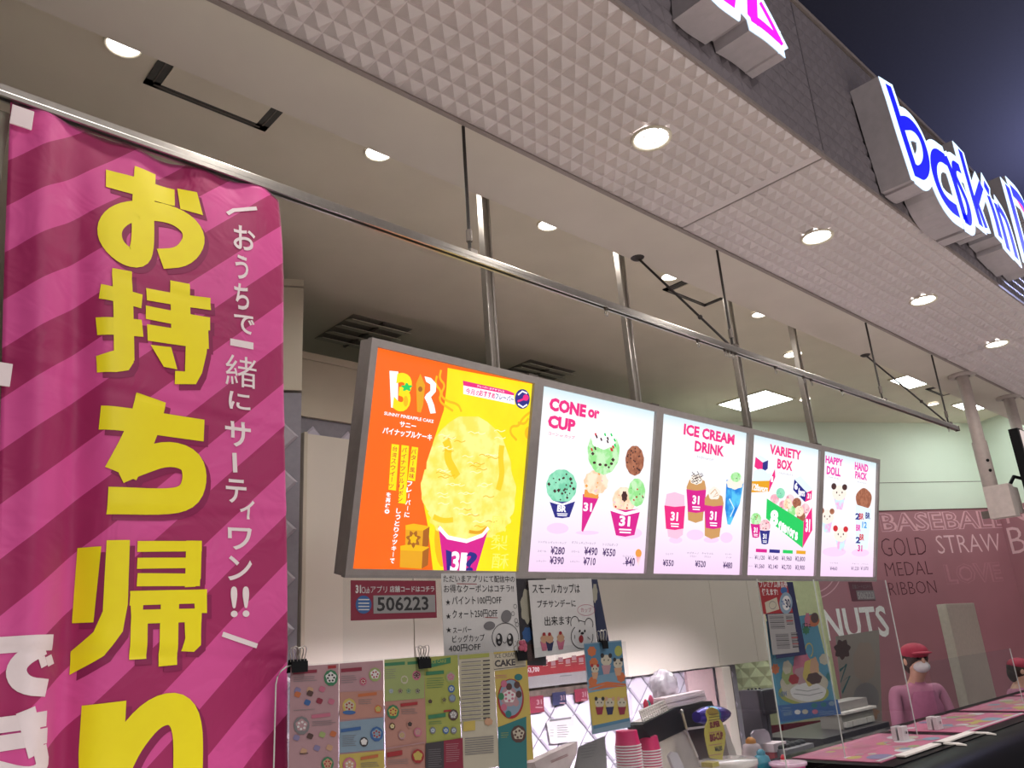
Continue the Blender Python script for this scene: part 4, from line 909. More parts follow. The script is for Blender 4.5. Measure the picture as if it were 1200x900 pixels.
def uvbox(pr, x0, x1, y0, y1): return pr.uv(x0, y0)[0], pr.uv(x1, y1)[0]
def sheet(name, label, cat, y, TL, BR, m, group=None, th=0.0006, parent_kind=None, TR=None, BL=None):
    """paper hanging in the plane Y=y, given its corners in the photo"""
    TR = TR or None; a = at(*TL, y=y); c_ = at(*BR, y=y)
    b1 = at(*TR, y=y) if TR else Vector((c_.x, y, a.z)); b2 = at(*BL, y=y) if BL else Vector((a.x, y, c_.z))
    t = thing(name, (a.x, y, c_.z), label, cat, group)
    b = MB(); P = [a, b1, c_, b2]; Q = [p+Vector((0, th, 0)) for p in P]
    b.add(P+Q, [[0, 3, 2, 1], [4, 5, 6, 7], [0, 1, 5, 4], [1, 2, 6, 5], [2, 3, 7, 6], [3, 0, 4, 7]], m); b.build('paper', t)
    pr = Print((0, y-0.0002, 0)); return t, pr

# tall acrylic screens
def acrylic(x0, x1, z0, z1, y, label, arm=False):
    t = thing('acrylic_screen', ((x0+x1)/2, y, z0), label, 'clear screen', 'clear acrylic screens')
    b = MB(); b.rng(x0, x1, y-0.0015, y+0.0015, z0, z1, ACRYL); b.build('pane', t)
    b = MB(); b.rng(x1-.002, x1, y-.002, y+.002, z0, z1, ACRYL_EDGE); b.build('edge', t)
    return t
acrylic(1.0, 1.692*YT, -0.5, 0.185, YT, 'tall clear acrylic screen holding the handwritten sheets')
acrylic(1.705*YT, 1.960*YT, -0.5, 0.185, YT, 'narrow clear acrylic screen over the blue parfait poster')
acrylic(1.972*YT, 2.385*YT, -0.5, 0.185, YT, 'clear acrylic screen with the dark store code card')
acrylic(2.556*YT, 3.3*YT, -0.5, -0.20, YT, 'clear acrylic screen at the right over the display case')
# low screen with a white rounded edge
xa = at(322, 850, y=YA).x; za = -0.004*YA; xb = 1.20*YA
t = thing('acrylic_screen', ((xa+xb)/2, YA, -0.5), 'low clear acrylic screen with rounded left corner carrying the leaflets', 'clear screen', 'clear acrylic screens')
b = MB(); b.rng(xa+.03, xb, YA-.0015, YA+.0015, -0.5, za, ACRYL); b.build('pane', t)
b = MB(); b.tube([(xa, YA, -0.5), (xa, YA, za-.04)]+[(xa+.035*(1-math.cos(a)), YA, za-.035+.035*math.sin(a)) for a in [0, .4, .8, 1.2, 1.57]], 0.0016, ACRYL_EDGE, n=8); b.build('edge', t)

# store code sign (maroon)
def code_sign(y, TL, BR, label, m1, m2, m3):
    t, pr = sheet('code_sign', label, 'sign', y, TL, BR, m1, 'store code signs'); return t, pr
t, pr = code_sign(YT-.004, (411, 680), (512, 724), 'maroon store code card reading 506223 below the first menu board', Q_MAR, 0, 0)
pr.c = crop(320, 660, 3.75)
pr.text('31', 362, 96, 132, 386, Q_W, .04); pr.text('Club', 388, 104, 132, 424, Q_W); pr.text('アプリ', 428, 100, 130, 500, Q_W, .0); pr.text('店舗コードはコチラ', 512, 100, 128, 708, Q_W, .015)
pr.ell(362, 142, 432, 222, Q_BLU, n=24); pr.rect(440, 142, 712, 222, Q_LGY)
for y_ in (160, 176, 190, 204): pr.line([(374, y_), (422, y_)], 5, Q_W)
pr.text('506223', 456, 148, 212, 682, Q_INK, .02); pr.build('print', t)
t, pr = code_sign(YT-.004, (994, 682), (1026, 704), 'dark small store code card on the right screen before the pink wall', N_('dusty_maroon', (110, 56, 72)), 0, 0)
pr.rect(1003, 692, 1025, 703, Q_GRY); pr.text('506223', 1004, 694, 702, 1024, Q_LGY, .02); pr.text('店舗コードはコチラ', 998, 685, 690, 1020, Q_GRY); pr.build('print', t)

# handwritten coupon sheet
t, pr = sheet('handwritten_sheet', 'handwritten coupon sheet with starred list and a long-eared animal doodle', 'paper sign', YT-.005, (517, 672), (611, 772), Q_W, 'handwritten sheets', TR=(604, 671), BL=(521, 782))
pr.c = crop(500, 660, 3.75)
pr.text('ただいまアプリにて配信中の', 72, 52, 84, 386, Q_INK, .0); pr.text('お得なクーポンはコチラ!!', 74, 94, 130, 382, Q_INK, .0); pr.line([(132, 90), (220, 92)], 3, Q_RED)
pr.text('★', 82, 158, 184, 104, Q_INK); pr.text('パイント100円OFF', 110, 146, 184, 328, Q_INK); pr.text('★', 84, 220, 246, 106, Q_INK); pr.text('クォート250円OFF', 112, 206, 244, 310, Q_INK); pr.line([(256, 238), (312, 240)], 3, Q_RED)
pr.text('★', 84, 280, 306, 108, Q_INK); pr.text('スーパー', 114, 282, 308, 196, Q_INK); pr.text('ビッグカップ', 112, 318, 350, 254, Q_INK); pr.text('400円OFF', 96, 360, 392, 236, Q_INK)
pr.ell(250, 256, 300, 294, Q_GRY, wob=.05, k=2); pr.ell(326, 206, 372, 262, Q_GRY, wob=.05, k=2)
circ = lambda cx, cy_, rx, ry, a0=0, a1=6.3, n=22: [(cx+rx*math.cos(a0+(a1-a0)*i/n), cy_+ry*math.sin(a0+(a1-a0)*i/n)) for i in range(n+1)]
pr.line(circ(345, 325, 58, 62, 2.4, 7.2), 3, Q_INK)
for x in (318, 366): pr.ell(x-14, 308, x+14, 364, Q_INK); pr.ell(x-10, 314, x+3, 334, Q_W); pr.ell(x-6, 342, x+6, 354, Q_LGY)
pr.line([(334, 344), (342, 352), (350, 344)], 3, Q_INK)
for x, y_ in ((388, 190), (378, 222), (392, 252), (396, 270)): pr.line(circ(x, y_, 7, 9), 2, Q_INK)
pr.build('marker_print', t)
t, pr = sheet('handwritten_sheet', 'handwritten small cup sheet with round-eared animal doodle and cup stickers', 'paper sign', YT-.006, (619, 680), (700, 760), Q_W, 'handwritten sheets', TR=(693, 678), BL=(627, 771))
pr.text('スモールカップは', 462, 90, 132, 672, Q_INK, .005); pr.text('プチサンデーに', 484, 164, 196, 654, Q_INK, .005); pr.c = crop(500, 660, 3.75)
pr.mb = MB(); pr.text('スモールカップは', 462, 90, 134, 672, Q_INK, .005); pr.text('プチサンデーに', 484, 162, 196, 654, Q_INK, .005); pr.text('出来ます', 516, 234, 276, 634, Q_INK, .005)
pr.line(circ(700, 206, 38, 24), 2, Q_PK); pr.text('カップ', 676, 196, 216, 724, Q_PK)
for x, y_, c_ in ((516, 350, Q_PK), (540, 350, Q_NAVY), (588, 345, Q_PK)): pr.poly([(x-18, y_-6), (x+18, y_-8), (x+10, y_+34), (x-8, y_+36)], c_); pr.ell(x-16, y_-36, x+16, y_+2, Q_PCH, wob=.08); pr.ell(x-8, y_-46, x+6, y_-30, Q_RED)
pr.line(circ(682, 322, 48, 54, -.2, 4.0), 3.5, Q_INK); pr.line(circ(650, 262, 18, 28, 2.6, 6.2), 3.5, Q_INK); pr.line(circ(712, 268, 18, 26, 3.0, 6.8), 3.5, Q_INK); pr.line([(664, 250), (696, 258)], 3, Q_INK)
for x in (672, 694): pr.ell(x-4, 292, x+4, 304, Q_INK, n=10)
pr.ell(676, 302, 690, 314, Q_INK); pr.ell(668, 316, 688, 350, Q_RED); pr.line([(650, 316), (650, 332)], 3, Q_INK); pr.line([(706, 324), (718, 336)], 3, Q_INK)
pr.build('marker_print', t)
# dark poster strips behind the sheets
t, pr = sheet('poster', 'dark photo poster strip mostly covered by the two handwritten sheets', 'poster', YT+.006, (604, 678), (640, 780), Q_DK, TR=(640, 678), BL=(612, 780))
pr.ell(610, 690, 626, 730, Q_CRM, wob=.1); pr.ell(612, 735, 624, 752, Q_BLU, wob=.1); pr.rect(608, 756, 630, 776, Q_BRN); pr.build('print', t)
t, pr = sheet('poster', 'narrow navy poster edge right of the small cup sheet', 'poster', YT+.006, (693, 679), (714, 752), Q_NAVY, TR=(700, 679), BL=(700, 752)); pr.ell(694, 684, 700, 706, Q_CRM, wob=.1); pr.build('print', t)

# leaflets on the low screen
def img(pr, x, y, r, m1, m2, m3):
    pr.ell(x-r, y-r*1.15, x+r, y+r*1.15, m1, wob=.03, k=9, n=20); pr.ell(x-r*.72, y-r*.8, x+r*.72, y+r*.7, m2, wob=.12, k=5, n=20)
    for i in range(6): a = i*1.05+x; pr.ell(x+r*.45*math.cos(a)-r*.16, y+r*.45*math.sin(a)-r*.16, x+r*.45*math.cos(a)+r*.16, y+r*.45*math.sin(a)+r*.16, m3, n=8)
def lines(pr, x0, x1, y0, n, st, m, w=3.0, slope=-.06):
    for i in range(n): e = x1-(x1-x0)*.25*random.random(); pr.line([(x0, y0+i*st), (e, y0+i*st+slope*(e-x0))], w, m)
LC = crop(340, 740, 5.625)
def leaflet(x0, x1, label, base, ytop):
    a = LC(x0, ytop)[0]; c_ = LC(x1, ytop)[0]
    A = at(a, 783-0.073*(a-343), y=YA-.004); x1w = at(c_, 783-0.073*(c_-343), y=YA-.004).x
    t = thing('menu_leaflet', (A.x, YA-.004, A.z-.285), label, 'leaflet', 'leaflets clipped to the low screen')
    b = MB(); b.rng(A.x+.0008, x1w-.0008, YA-.0046, YA-.004, -.272, -.010, base); b.build('paper', t)
    pr = Print((0, YA-.0048, 0)); pr.c = LC; return t, pr
t, pr = leaflet(0, 322, 'pink leaflet of small cake pictures beside the banner, farthest left', Q_PKL, 200)
pr.rect(18, 262, 176, 284, Q_MAR); pr.rect(248, 226, 302, 246, Q_RED); img(pr, 268, 306, 46, Q_GRN, Q_W, Q_INK); lines(pr, 22, 200, 304, 3, 13, Q_GRY)
for x, y_, c_ in ((48, 388, Q_LAV), (130, 385, Q_PCH), (210, 380, Q_PK), (48, 415, Q_ORG), (130, 408, Q_BRN), (112, 468, Q_BLU), (192, 458, Q_MAR), (270, 462, Q_PK), (130, 690, Q_BRN), (210, 680, Q_LGR), (282, 675, Q_ORG), (88, 790, Q_PCH), (175, 768, Q_LAV), (258, 765, Q_PCH), (40, 700, Q_LAV)): pr.ell(x-22, y_-20, x+22, y_+20, c_, wob=.12, k=4, n=14)
pr.rect(140, 550, 264, 574, Q_PK); img(pr, 74, 620, 52, Q_GRY, Q_PKL, Q_W); lines(pr, 142, 300, 596, 3, 12, Q_GRY); img(pr, 245, 872, 40, Q_GRN, Q_PCH, Q_RED); lines(pr, 20, 180, 520, 1, 10, Q_GRY); lines(pr, 60, 130, 806, 1, 8, Q_BRN, 6)
pr.build('print', t)
t, pr = leaflet(322, 614, 'four-colour leaflet with pink, orange, blue and yellow fields', Q_PKL, 190)
pr.poly([(326, 400), (612, 388), (612, 560), (326, 584)], Q_SAL); pr.poly([(326, 596), (616, 566), (616, 776), (326, 802)], Q_LBL); pr.poly([(324, 812), (620, 784), (624, 960), (324, 960)], Q_YEL)
pr.rect(334, 246, 472, 270, Q_MAR); img(pr, 558, 284, 40, Q_LGR, Q_W, Q_RED); img(pr, 480, 330, 24, Q_PK, Q_RED, Q_W); lines(pr, 336, 440, 296, 4, 14, Q_GRY)
pr.rect(446, 412, 570, 432, Q_ORG); img(pr, 388, 492, 44, Q_YEL, Q_CRM, Q_RED); lines(pr, 448, 540, 452, 3, 13, Q_GRY); img(pr, 578, 512, 24, Q_ORG, Q_YEL, Q_LGR); pr.ell(344, 520, 430, 548, Q_BLU)
pr.rect(332, 644, 464, 666, Q_BLU); lines(pr, 340, 440, 690, 6, 13, Q_GRY); img(pr, 568, 676, 42, Q_BLU, Q_LBL, Q_RED); img(pr, 484, 728, 28, Q_DK, Q_W, Q_W)
pr.rect(462, 828, 578, 848, Q_ORG); img(pr, 388, 880, 44, Q_PK, Q_PCH, Q_W); lines(pr, 462, 590, 868, 3, 12, Q_GRY); pr.build('print', t)
t, pr = leaflet(618, 884, 'leaflet with light green top field over a salmon field', Q_SAL, 180)
pr.poly([(620, 186), (884, 165), (884, 440), (624, 462)], Q_LGR); pr.rect(622, 208, 756, 230, Q_GRN); pr.rect(772, 200, 860, 220, Q_GRN); lines(pr, 626, 700, 252, 5, 14, Q_GRY); img(pr, 832, 290, 28, Q_PK, Q_BRN, Q_PKL); img(pr, 752, 318, 24, Q_CRM, Q_LGR, Q_LGR)
for x, c_ in ((664, Q_LBL), (724, Q_BRN), (778, Q_GRN), (838, Q_DK)): img(pr, x, 394, 20, Q_LGR, c_, Q_CRM)
img(pr, 676, 530, 40, Q_GRN, Q_YEL, Q_RED); pr.rect(726, 476, 838, 496, Q_RED); lines(pr, 730, 850, 516, 3, 13, Q_GRY); img(pr, 670, 625, 20, Q_BRN, Q_YEL, Q_W); img(pr, 786, 612, 20, Q_SAL, Q_INK, Q_BRN); img(pr, 734, 684, 24, Q_PKL, Q_PCH, Q_LGR); img(pr, 838, 664, 26, Q_PK, Q_PKL, Q_PCH)
pr.rect(634, 798, 736, 830, Q_RED); pr.rect(624, 770, 884, 776, Q_PKL); img(pr, 838, 822, 40, Q_RED, Q_YEL, Q_YEL); lines(pr, 640, 780, 850, 3, 12, Q_GRY); pr.build('print', t)
LC = crop(480, 740, 5.625)
t, pr = leaflet(92, 318, 'lime green leaflet with green ribbon title over maroon footer', Q_YG, 165)
pr.poly([(116, 198), (270, 170), (270, 208), (130, 240)], Q_GRN); pr.text('ICE CAKE', 140, 190, 212, 240, Q_YG, .02); pr.rect(106, 266, 226, 290, Q_GRN); lines(pr, 112, 230, 312, 5, 15, Q_GRN); img(pr, 270, 300, 34, Q_LGR, Q_PKL, Q_PK); img(pr, 274, 378, 22, Q_BLU, Q_LBL, Q_W); img(pr, 280, 440, 24, Q_GRY, Q_LBL, Q_LBL)
img(pr, 134, 462, 18, Q_YG, Q_BRN, Q_INK); img(pr, 226, 452, 18, Q_YG, Q_BRN, Q_LGR); img(pr, 286, 550, 32, Q_BRN, Q_LGY, Q_W); pr.rect(120, 552, 236, 578, Q_GRN); pr.rect(222, 520, 270, 532, Q_RED); lines(pr, 124, 230, 596, 2, 14, Q_GRN)
for x, c_ in ((150, Q_GRY), (236, Q_BLU), (288, Q_GRY)): img(pr, x, 652, 20, c_, Q_LBL, Q_W)
pr.poly([(102, 738), (222, 720), (224, 960), (102, 960)], Q_DK); pr.poly([(222, 720), (346, 700), (352, 960), (224, 960)], Q_MAR); lines(pr, 120, 210, 780, 9, 14, Q_GRY); lines(pr, 236, 330, 744, 9, 14, Q_PKL); pr.build('print', t)
t, pr = leaflet(320, 552, 'cream price list leaflet with many thin rows', Q_CRM, 150)
pr.poly([(328, 158), (524, 142), (524, 168), (328, 184)], Q_YG)
for i in range(15): pr.line([(340, 204+i*27), (470, 194+i*27)], 5, Q_GRY); pr.line([(482, 194+i*27), (528, 190+i*27)], 8, Q_DK); pr.line([(338, 218+i*27), (530, 204+i*27)], 2, Q_YG)
pr.poly([(352, 596), (430, 586), (430, 650), (352, 660)], Q_YEL); pr.ell(490, 570, 545, 620, Q_PCH, wob=.1)
for i in range(8): pr.line([(362, 706+i*15), (552, 690+i*15)], 5, Q_GRY)
pr.build('print', t)
t, pr = leaflet(552, 770, 'yellow and teal cake leaflet headed CAKE with round cake photo', Q_YEL, 140)
pr.poly([(552, 150), (764, 126), (766, 232), (556, 262)], Q_CRM); pr.text('ICE CREAM', 560, 148, 176, 700, Q_DK); pr.text('CAKE', 558, 190, 236, 696, Q_DK, .04); pr.line([(556, 250), (766, 226)], 4, Q_DK)
pr.poly([(580, 632), (768, 560), (774, 960), (590, 960)], Q_TEAL)
pr.ell(580, 312, 752, 576, Q_RED, n=30); pr.ell(590, 318, 742, 556, Q_LBL, n=30); img(pr, 655, 430, 56, Q_PKL, Q_W, Q_PK)
for x, y_, c_ in ((654, 364, Q_BRN), (706, 352, Q_BRN), (718, 414, Q_BRN), (602, 428, Q_GRN), (620, 345, Q_PK), (700, 470, Q_PKL), (620, 500, Q_PK), (650, 545, Q_TEAL)): pr.ell(x-20, y_-24, x+20, y_+24, c_, wob=.1, n=14)
pr.ell(690, 280, 742, 322, Q_TEAL); img(pr, 716, 676, 50, Q_BRN, Q_CRM, Q_BRN); lines(pr, 560, 660, 292, 2, 14, Q_PK); lines(pr, 600, 650, 670, 3, 14, Q_YG); pr.build('print', t)

# animal cup poster
t, pr = sheet('poster', 'small blue and orange poster of animal-eared ice cream cups clipped up', 'poster', YA-.006, (684, 754), (739, 852), Q_LBL, TR=(728, 750), BL=(694, 861))
pr.c = crop(600, 670, 4.5)
pr.poly([(382, 384), (576, 368), (622, 786), (430, 830)], N_('sky_blue', (88, 140, 176))); pr.poly([(398, 628), (600, 596), (618, 770), (424, 812)], Q_YEL); pr.poly([(392, 560), (590, 520), (600, 600), (402, 640)], N_('pale_sky', (130, 170, 196))); pr.poly([(402, 628), (500, 590), (602, 606), (500, 612)], Q_ORG)
for x, y_ in ((420, 420), (430, 480), (425, 580), (574, 556)): pr.ell(x-22, y_-26, x+22, y_+26, Q_ORG, wob=.08)
pr.ell(540, 390, 580, 446, Q_YG); pr.line([(404, 610), (500, 585), (600, 596)], 12, Q_ORG)
def animal(x, y_, s, ear, cup_):
    pr.ell(x-s, y_-s, x+s, y_+s*1.1, Q_CRM); pr.ell(x-s*1.1, y_-s*1.3, x-s*.4, y_-s*.4, ear); pr.ell(x+s*.4, y_-s*1.3, x+s*1.1, y_-s*.4, ear)
    for q in (-.4, .4): pr.ell(x+s*q-3, y_-5, x+s*q+3, y_+5, Q_INK, n=8)
    if cup_: pr.poly([(x-s*.9, y_+s), (x+s*.9, y_+s*.9), (x+s*.55, y_+s*2.6), (x-s*.5, y_+s*2.7)], cup_)
animal(496, 466, 28, Q_INK, Q_PKL); animal(558, 484, 24, Q_INK, Q_PCH); animal(436, 512, 20, Q_RED, Q_PCH)
for x, c_ in ((460, Q_MAR), (514, Q_NAVY), (578, Q_MAR)): animal(x, 690, 24, Q_PCH if x > 470 else Q_INK, c_)
pr.build('print', t)

# red price strip, pennants seen through the screen
t, pr = sheet('price_strip', 'long red and white price strip behind the screens under the small cup sheet', 'price sign', 3.54, (606, 783), (700, 798), Q_RED, TR=(700, 764), BL=(606, 806))
pr.c = crop(600, 760, 6.43); pr.text('¥3,700', 106, 145, 190, 206, Q_W, .02); pr.poly([(102, 215), (560, 166), (570, 250), (102, 305)], Q_LGY)
for x, y_ in ((250, 100), (366, 84), (466, 70), (310, 112), (420, 98), (520, 86)): pr.rect(x-18, y_-16, x+18, y_+18, Q_PKL); pr.line([(x-18, y_+30), (x+20, y_+26)], 5, Q_CRM)
pr.text('限定アイスケーキ', 110, 78, 108, 200, Q_YG); pr.line([(360, 208), (450, 200)], 8, Q_GRY); pr.build('print', t)
for (a, b_, c_, m) in (((606, 816), (638, 834), 'maroon paper cup card hanging before the tiles, nearest the leaflets', Q_MAR), ((647, 810), (663, 825), 'navy paper cup card hanging before the tiles between maroon ones', Q_NAVY), ((672, 806), (688, 821), 'maroon paper cup card hanging before the tiles beside the animal poster', Q_MAR)) if False else ():
    pass
for TL, BR, lab, m in (((617, 817), (638, 834), 'maroon cup card before the tiles, nearest the leaflets', Q_MAR), ((647, 812), (664, 825), 'navy cup card hanging before the tiles', Q_NAVY), ((673, 808), (689, 821), 'maroon cup card beside the small animal poster', Q_MAR)):
    t, pr = sheet('cup_card', lab, 'card', 3.575, TL, BR, m, 'cup cards hanging before the tiles'); w = BR[0]-TL[0]
    pr.text('31', TL[0]+w*.55, TL[1]+3, TL[1]+9, TL[0]+w*.85, Q_PKL, .03); pr.line([(TL[0]+w*.5, TL[1]+12), (TL[0]+w*.9, TL[1]+12)], 1.5, Q_PKL); pr.build('print', t)
t, pr = sheet('card_rail', 'mottled grey-brown strip holding the cup cards', 'strip', 3.580, (606, 809), (700, 809), N_('mottled_brown', (120, 104, 92), nz=.35), TR=(700, 796), BL=(606, 820)); pr.rect(650, 803, 655, 806, Q_LGY); pr.build('print', t)
# white notice on the tiles
t, pr = sheet('notice', 'small white notice with black heading on the lavender tiles', 'paper sign', 3.58, (640, 845), (676, 869), Q_W, TR=(672, 839), BL=(645, 872))
pr.c = crop(600, 760, 6.43); pr.poly([(282, 535), (446, 515), (446, 530), (284, 552)], Q_GRY); lines(pr, 340, 430, 582, 6, 17, Q_GRY, 5); lines(pr, 286, 320, 614, 3, 22, Q_GRY, 4); pr.build('print', t)
t, pr = sheet('notice', 'grey printed sheet standing behind the low screen near the cups', 'paper sign', 1.85, (678, 875), (712, 905), N_('grey_sheet', (176, 168, 170)), TR=(709, 862), BL=(672, 905))
pr.c = crop(600, 760, 6.43); lines(pr, 520, 640, 715, 6, 22, Q_GRY, 5, -.15); pr.build('print', t)

# red voucher poster and blue parfait poster
t, pr = sheet('poster', 'red and navy voucher poster overlapping the blue parfait poster', 'poster', YT-.012, (888, 682), (945, 767), Q_NAVY, TR=(929, 682), BL=(910, 772))
pr.c = crop(870, 670, 5.0)
pr.poly([(92, 62), (258, 58), (296, 240), (122, 248)], Q_RED); pr.text('プレミアム商品券', 96, 52, 94, 262, Q_W, .02); pr.text('使えます!', 110, 98, 140, 206, Q_W, .03)
pr.poly([(130, 180), (200, 150), (216, 220), (140, 244)], Q_CRM); pr.line(circ(176, 196, 20, 22), 4, Q_GRY); pr.ell(222, 90, 262, 130, Q_BLU); pr.ell(216, 120, 292, 248, Q_LBL, n=24); pr.ell(232, 140, 282, 226, Q_W); pr.text('30', 246, 160, 212, 280, Q_NAVY, .03); pr.text('%', 226, 168, 196, 246, Q_BLU, .02)
pr.poly([(146, 250), (296, 244), (332, 470), (176, 488)], Q_LGY)
for x, y_, w_, h_ in ((156, 262, 84, 88), (192, 368, 76, 96), (252, 262, 40, 60), (282, 360, 38, 90)):
    for i in range(int(h_/9)): pr.line([(x+i*1.2, y_+i*9), (x+w_+i*1.2, y_+i*9-2)], 4 if i % 3 else 6, (Q_GRY, Q_DK, Q_GRY, Q_RED)[i % 4 if x > 250 else i % 3])
pr.build('print', t)
t, pr = sheet('poster', 'large blue poster of a big ice cream parfait on a white plate', 'poster', YT+.02, (898, 728), (984, 836), N_('aqua_poster', (92, 164, 196)), TR=(955, 719), BL=(913, 849))
pr.poly([(340, 252), (425, 246), (450, 320), (350, 330)], N_('aqua_poster_light', (150, 200, 216))) if False else None
pr.c = crop(870, 670, 5.0); pr.ell(380, 250, 450, 322, Q_ORG); pr.ell(400, 240, 446, 300, Q_BRN); pr.ell(364, 240, 396, 330, Q_PK, wob=.1); pr.ell(352, 318, 392, 366, Q_GRN, wob=.2); pr.text('パフェ', 346, 300, 330, 400, Q_INK, .03)
pr.line(circ(390, 460, 22, 40, 3.2, 7.4), 8, Q_YEL); pr.ell(170, 540, 215, 600, Q_ORG, wob=.15); pr.ell(450, 480, 510, 545, Q_CRM, wob=.06); pr.ell(490, 590, 520, 640, Q_TEAL, wob=.1)
pr.ell(210, 640, 506, 780, Q_YG, n=30); pr.ell(222, 560, 500, 768, Q_CRM, wob=.03, n=40); pr.ell(280, 650, 490, 760, Q_W, wob=.02, n=30)
for x, y_, rx, ry, m in ((270, 600, 40, 60, Q_LGR), (350, 560, 56, 90, Q_PK), (340, 610, 40, 50, Q_PKL), (400, 590, 46, 80, Q_YEL), (420, 560, 26, 60, Q_PCH), (300, 630, 30, 30, Q_RED), (420, 625, 44, 34, Q_BRN), (260, 560, 26, 40, Q_CRM)): pr.ell(x-rx, y_-ry, x+rx, y_+ry, m, wob=.08, k=6, n=24)
pr.line([(310, 690), (380, 700), (450, 684)], 5, Q_LGY); pr.line([(300, 715), (390, 725), (470, 706)], 5, Q_LGY)
pr.poly([(206, 784), (556, 748), (578, 834), (222, 880)], Q_BLU); pr.text('NEW', 214, 706, 736, 260, Q_BLU, .02)
for x, y_, m in ((322, 822, Q_W), (366, 820, Q_CRM), (420, 784, Q_TEAL), (474, 778, Q_TEAL), (522, 772, Q_LBL), (424, 820, Q_PK)): pr.ell(x-18, y_-14, x+18, y_+14, m, n=14)
lines(pr, 232, 290, 800, 2, 14, Q_LBL); pr.text('¥680', 236, 824, 850, 290, Q_LBL, .02); lines(pr, 450, 550, 824, 2, 12, Q_LBL); pr.build('print', t)
# photo card at the left rim of the blurred zone
t, pr = sheet('poster', 'tall photo poster with mint swirl on the pink wall edge', 'poster', 2.9, (979, 746), (1034, 850), N_('grey_beige', (206, 196, 184)), TR=(1030, 738), BL=(990, 856))
pr.ell(978, 750, 996, 772, Q_BRN, wob=.15); pr.line([(984, 786), (992, 778), (985, 800), (996, 792), (987, 812)], 3, Q_TEAL); pr.ell(1000, 752, 1026, 800, N_('mocha', (214, 192, 176)), wob=.06); pr.ell(1000, 800, 1030, 836, Q_LGY); pr.ell(992, 826, 1030, 846, Q_PCH, wob=.1); pr.build('print', t)

# binder clips
def clip(px, py, y, w, label, deco=False):
    p = at(px, py, y=y); x, z = p.x, p.z
    t = thing('binder_clip', (x, y, z-.02), label, 'clip', 'binder clips')
    b = MB(); H = .022; b.prism([(-w/2, 0), (w/2, 0), (w/2, -H), (-w/2, -H)], (x, y-.012, z), (1, 0, 0), (0, 0, 1), .0015, BLACK)
    b.add([(x-w/2, y-.012, z-H), (x+w/2, y-.012, z-H), (x+w/2, y-.003, z+.004), (x-w/2, y-.003, z+.004), (x-w/2, y+.003, z+.004), (x+w/2, y+.003, z+.004), (x+w/2, y+.010, z-H), (x-w/2, y+.010, z-H), (x-w/2, y-.008, z+.004), (x+w/2, y-.008, z+.004)], [[0, 1, 9, 8], [8, 9, 3, 2] if False else [3, 2, 9, 8][::-1] if False else [8, 9, 5, 4], [4, 5, 6, 7]], BLACK)
    b.build('body', t)
    for s_ in (-1, 1):
        c0 = x+s_*w*.22
        for yy, up in ((y-.008, 1), (y+.004, .9)):
            pts = [(c0-.004, yy, z)]+[(c0+.010*math.sin(a)*s_*.2+.008*math.cos(a), yy-.002, z+.020*up+.010*math.sin(a)) for a in [math.pi+.6-k*.55 for k in range(8)]]+[(c0+.004, yy, z)]
            bb = MB(); bb.tube(pts, .0011, STEEL, n=6); bb.build('wire_handle', t)
    if deco:
        b = MB()
        for k in range(7): b.ell((x+.008*math.cos(k), y-.016, z+.014+.008*math.sin(k*1.9)), (.007, .005, .007), N_('pink_ribbon', (226, 96, 130), nz=.3), n=8)
        b.build('ribbon', t)
clip(348, 775, YA-.004, .036, 'black binder clip at the banner end of the leaflets')
clip(494, 772, YA-.004, .036, 'black binder clip in the middle of the leaflets')
clip(608, 764, YA-.004, .034, 'black binder clip with pink ribbon at the cake leaflet', True)
clip(705, 751, YA-.006, .024, 'small black clip on top of the animal cup poster')

# ================================================================== COUNTERS
ZC = -0.62
b = MB(); b.rng(0.93, 3.05, 1.50, 2.22, ZC-0.04, ZC, mat('pale_counter_top', (206, 198, 192), 0.3), bev=.004); b.rng(0.96, 3.0, 1.54, 2.20, -1.6, ZC-0.04, mat('pink_counter_front', (206, 120, 150), 0.4))
setp(b.build('counter'), 'front counter carrying the clear screens and cups', 'counter')
b = MB(); b.rng(2.1, 6.1, 3.05, 3.49, -1.6, -0.98, mat('back_counter', (190, 184, 180), 0.35), bev=.004); setp(b.build('counter'), 'low back counter along the tiled partition', 'counter')
# display case
t = thing('display_case', (4.9, 1.6, -1.6), 'dark glossy ice cream display case at the lower right', 'display case')
M_DARKG = mat('dark_gloss', (20, 18, 20), 0.3, spec=0.02); M_CH = mat('chrome_trim', (200, 200, 200), 0.15, 1.0)
b = MB(); b.rng(3.12, 7.2, 1.42, 1.92, -0.52, -0.50, M_DARKG, bev=.003); b.build('top', t)
prof = [(1.42, -0.505), (1.37, -0.515), (1.32, -0.545), (1.28, -0.60), (1.25, -0.68), (1.235, -0.80), (1.23, -1.0)]
b = MB(); n = len(prof); b.add([(3.12, y, z) for y, z in prof]+[(7.2, y, z) for y, z in prof], [[i, i+1, n+i+1, n+i] for i in range(n-1)], M_DARKG, True); b.build('curved_glass', t)
b = MB(); b.rng(3.12, 7.2, 1.25, 1.90, -1.6, -1.0, mat('case_base', (120, 40, 66), 0.4)); b.build('base', t)
b = MB(); b.rng(3.12, 7.2, 1.86, 1.92, -1.0, -0.52, M_DARKG); b.build('rear_panel', t)
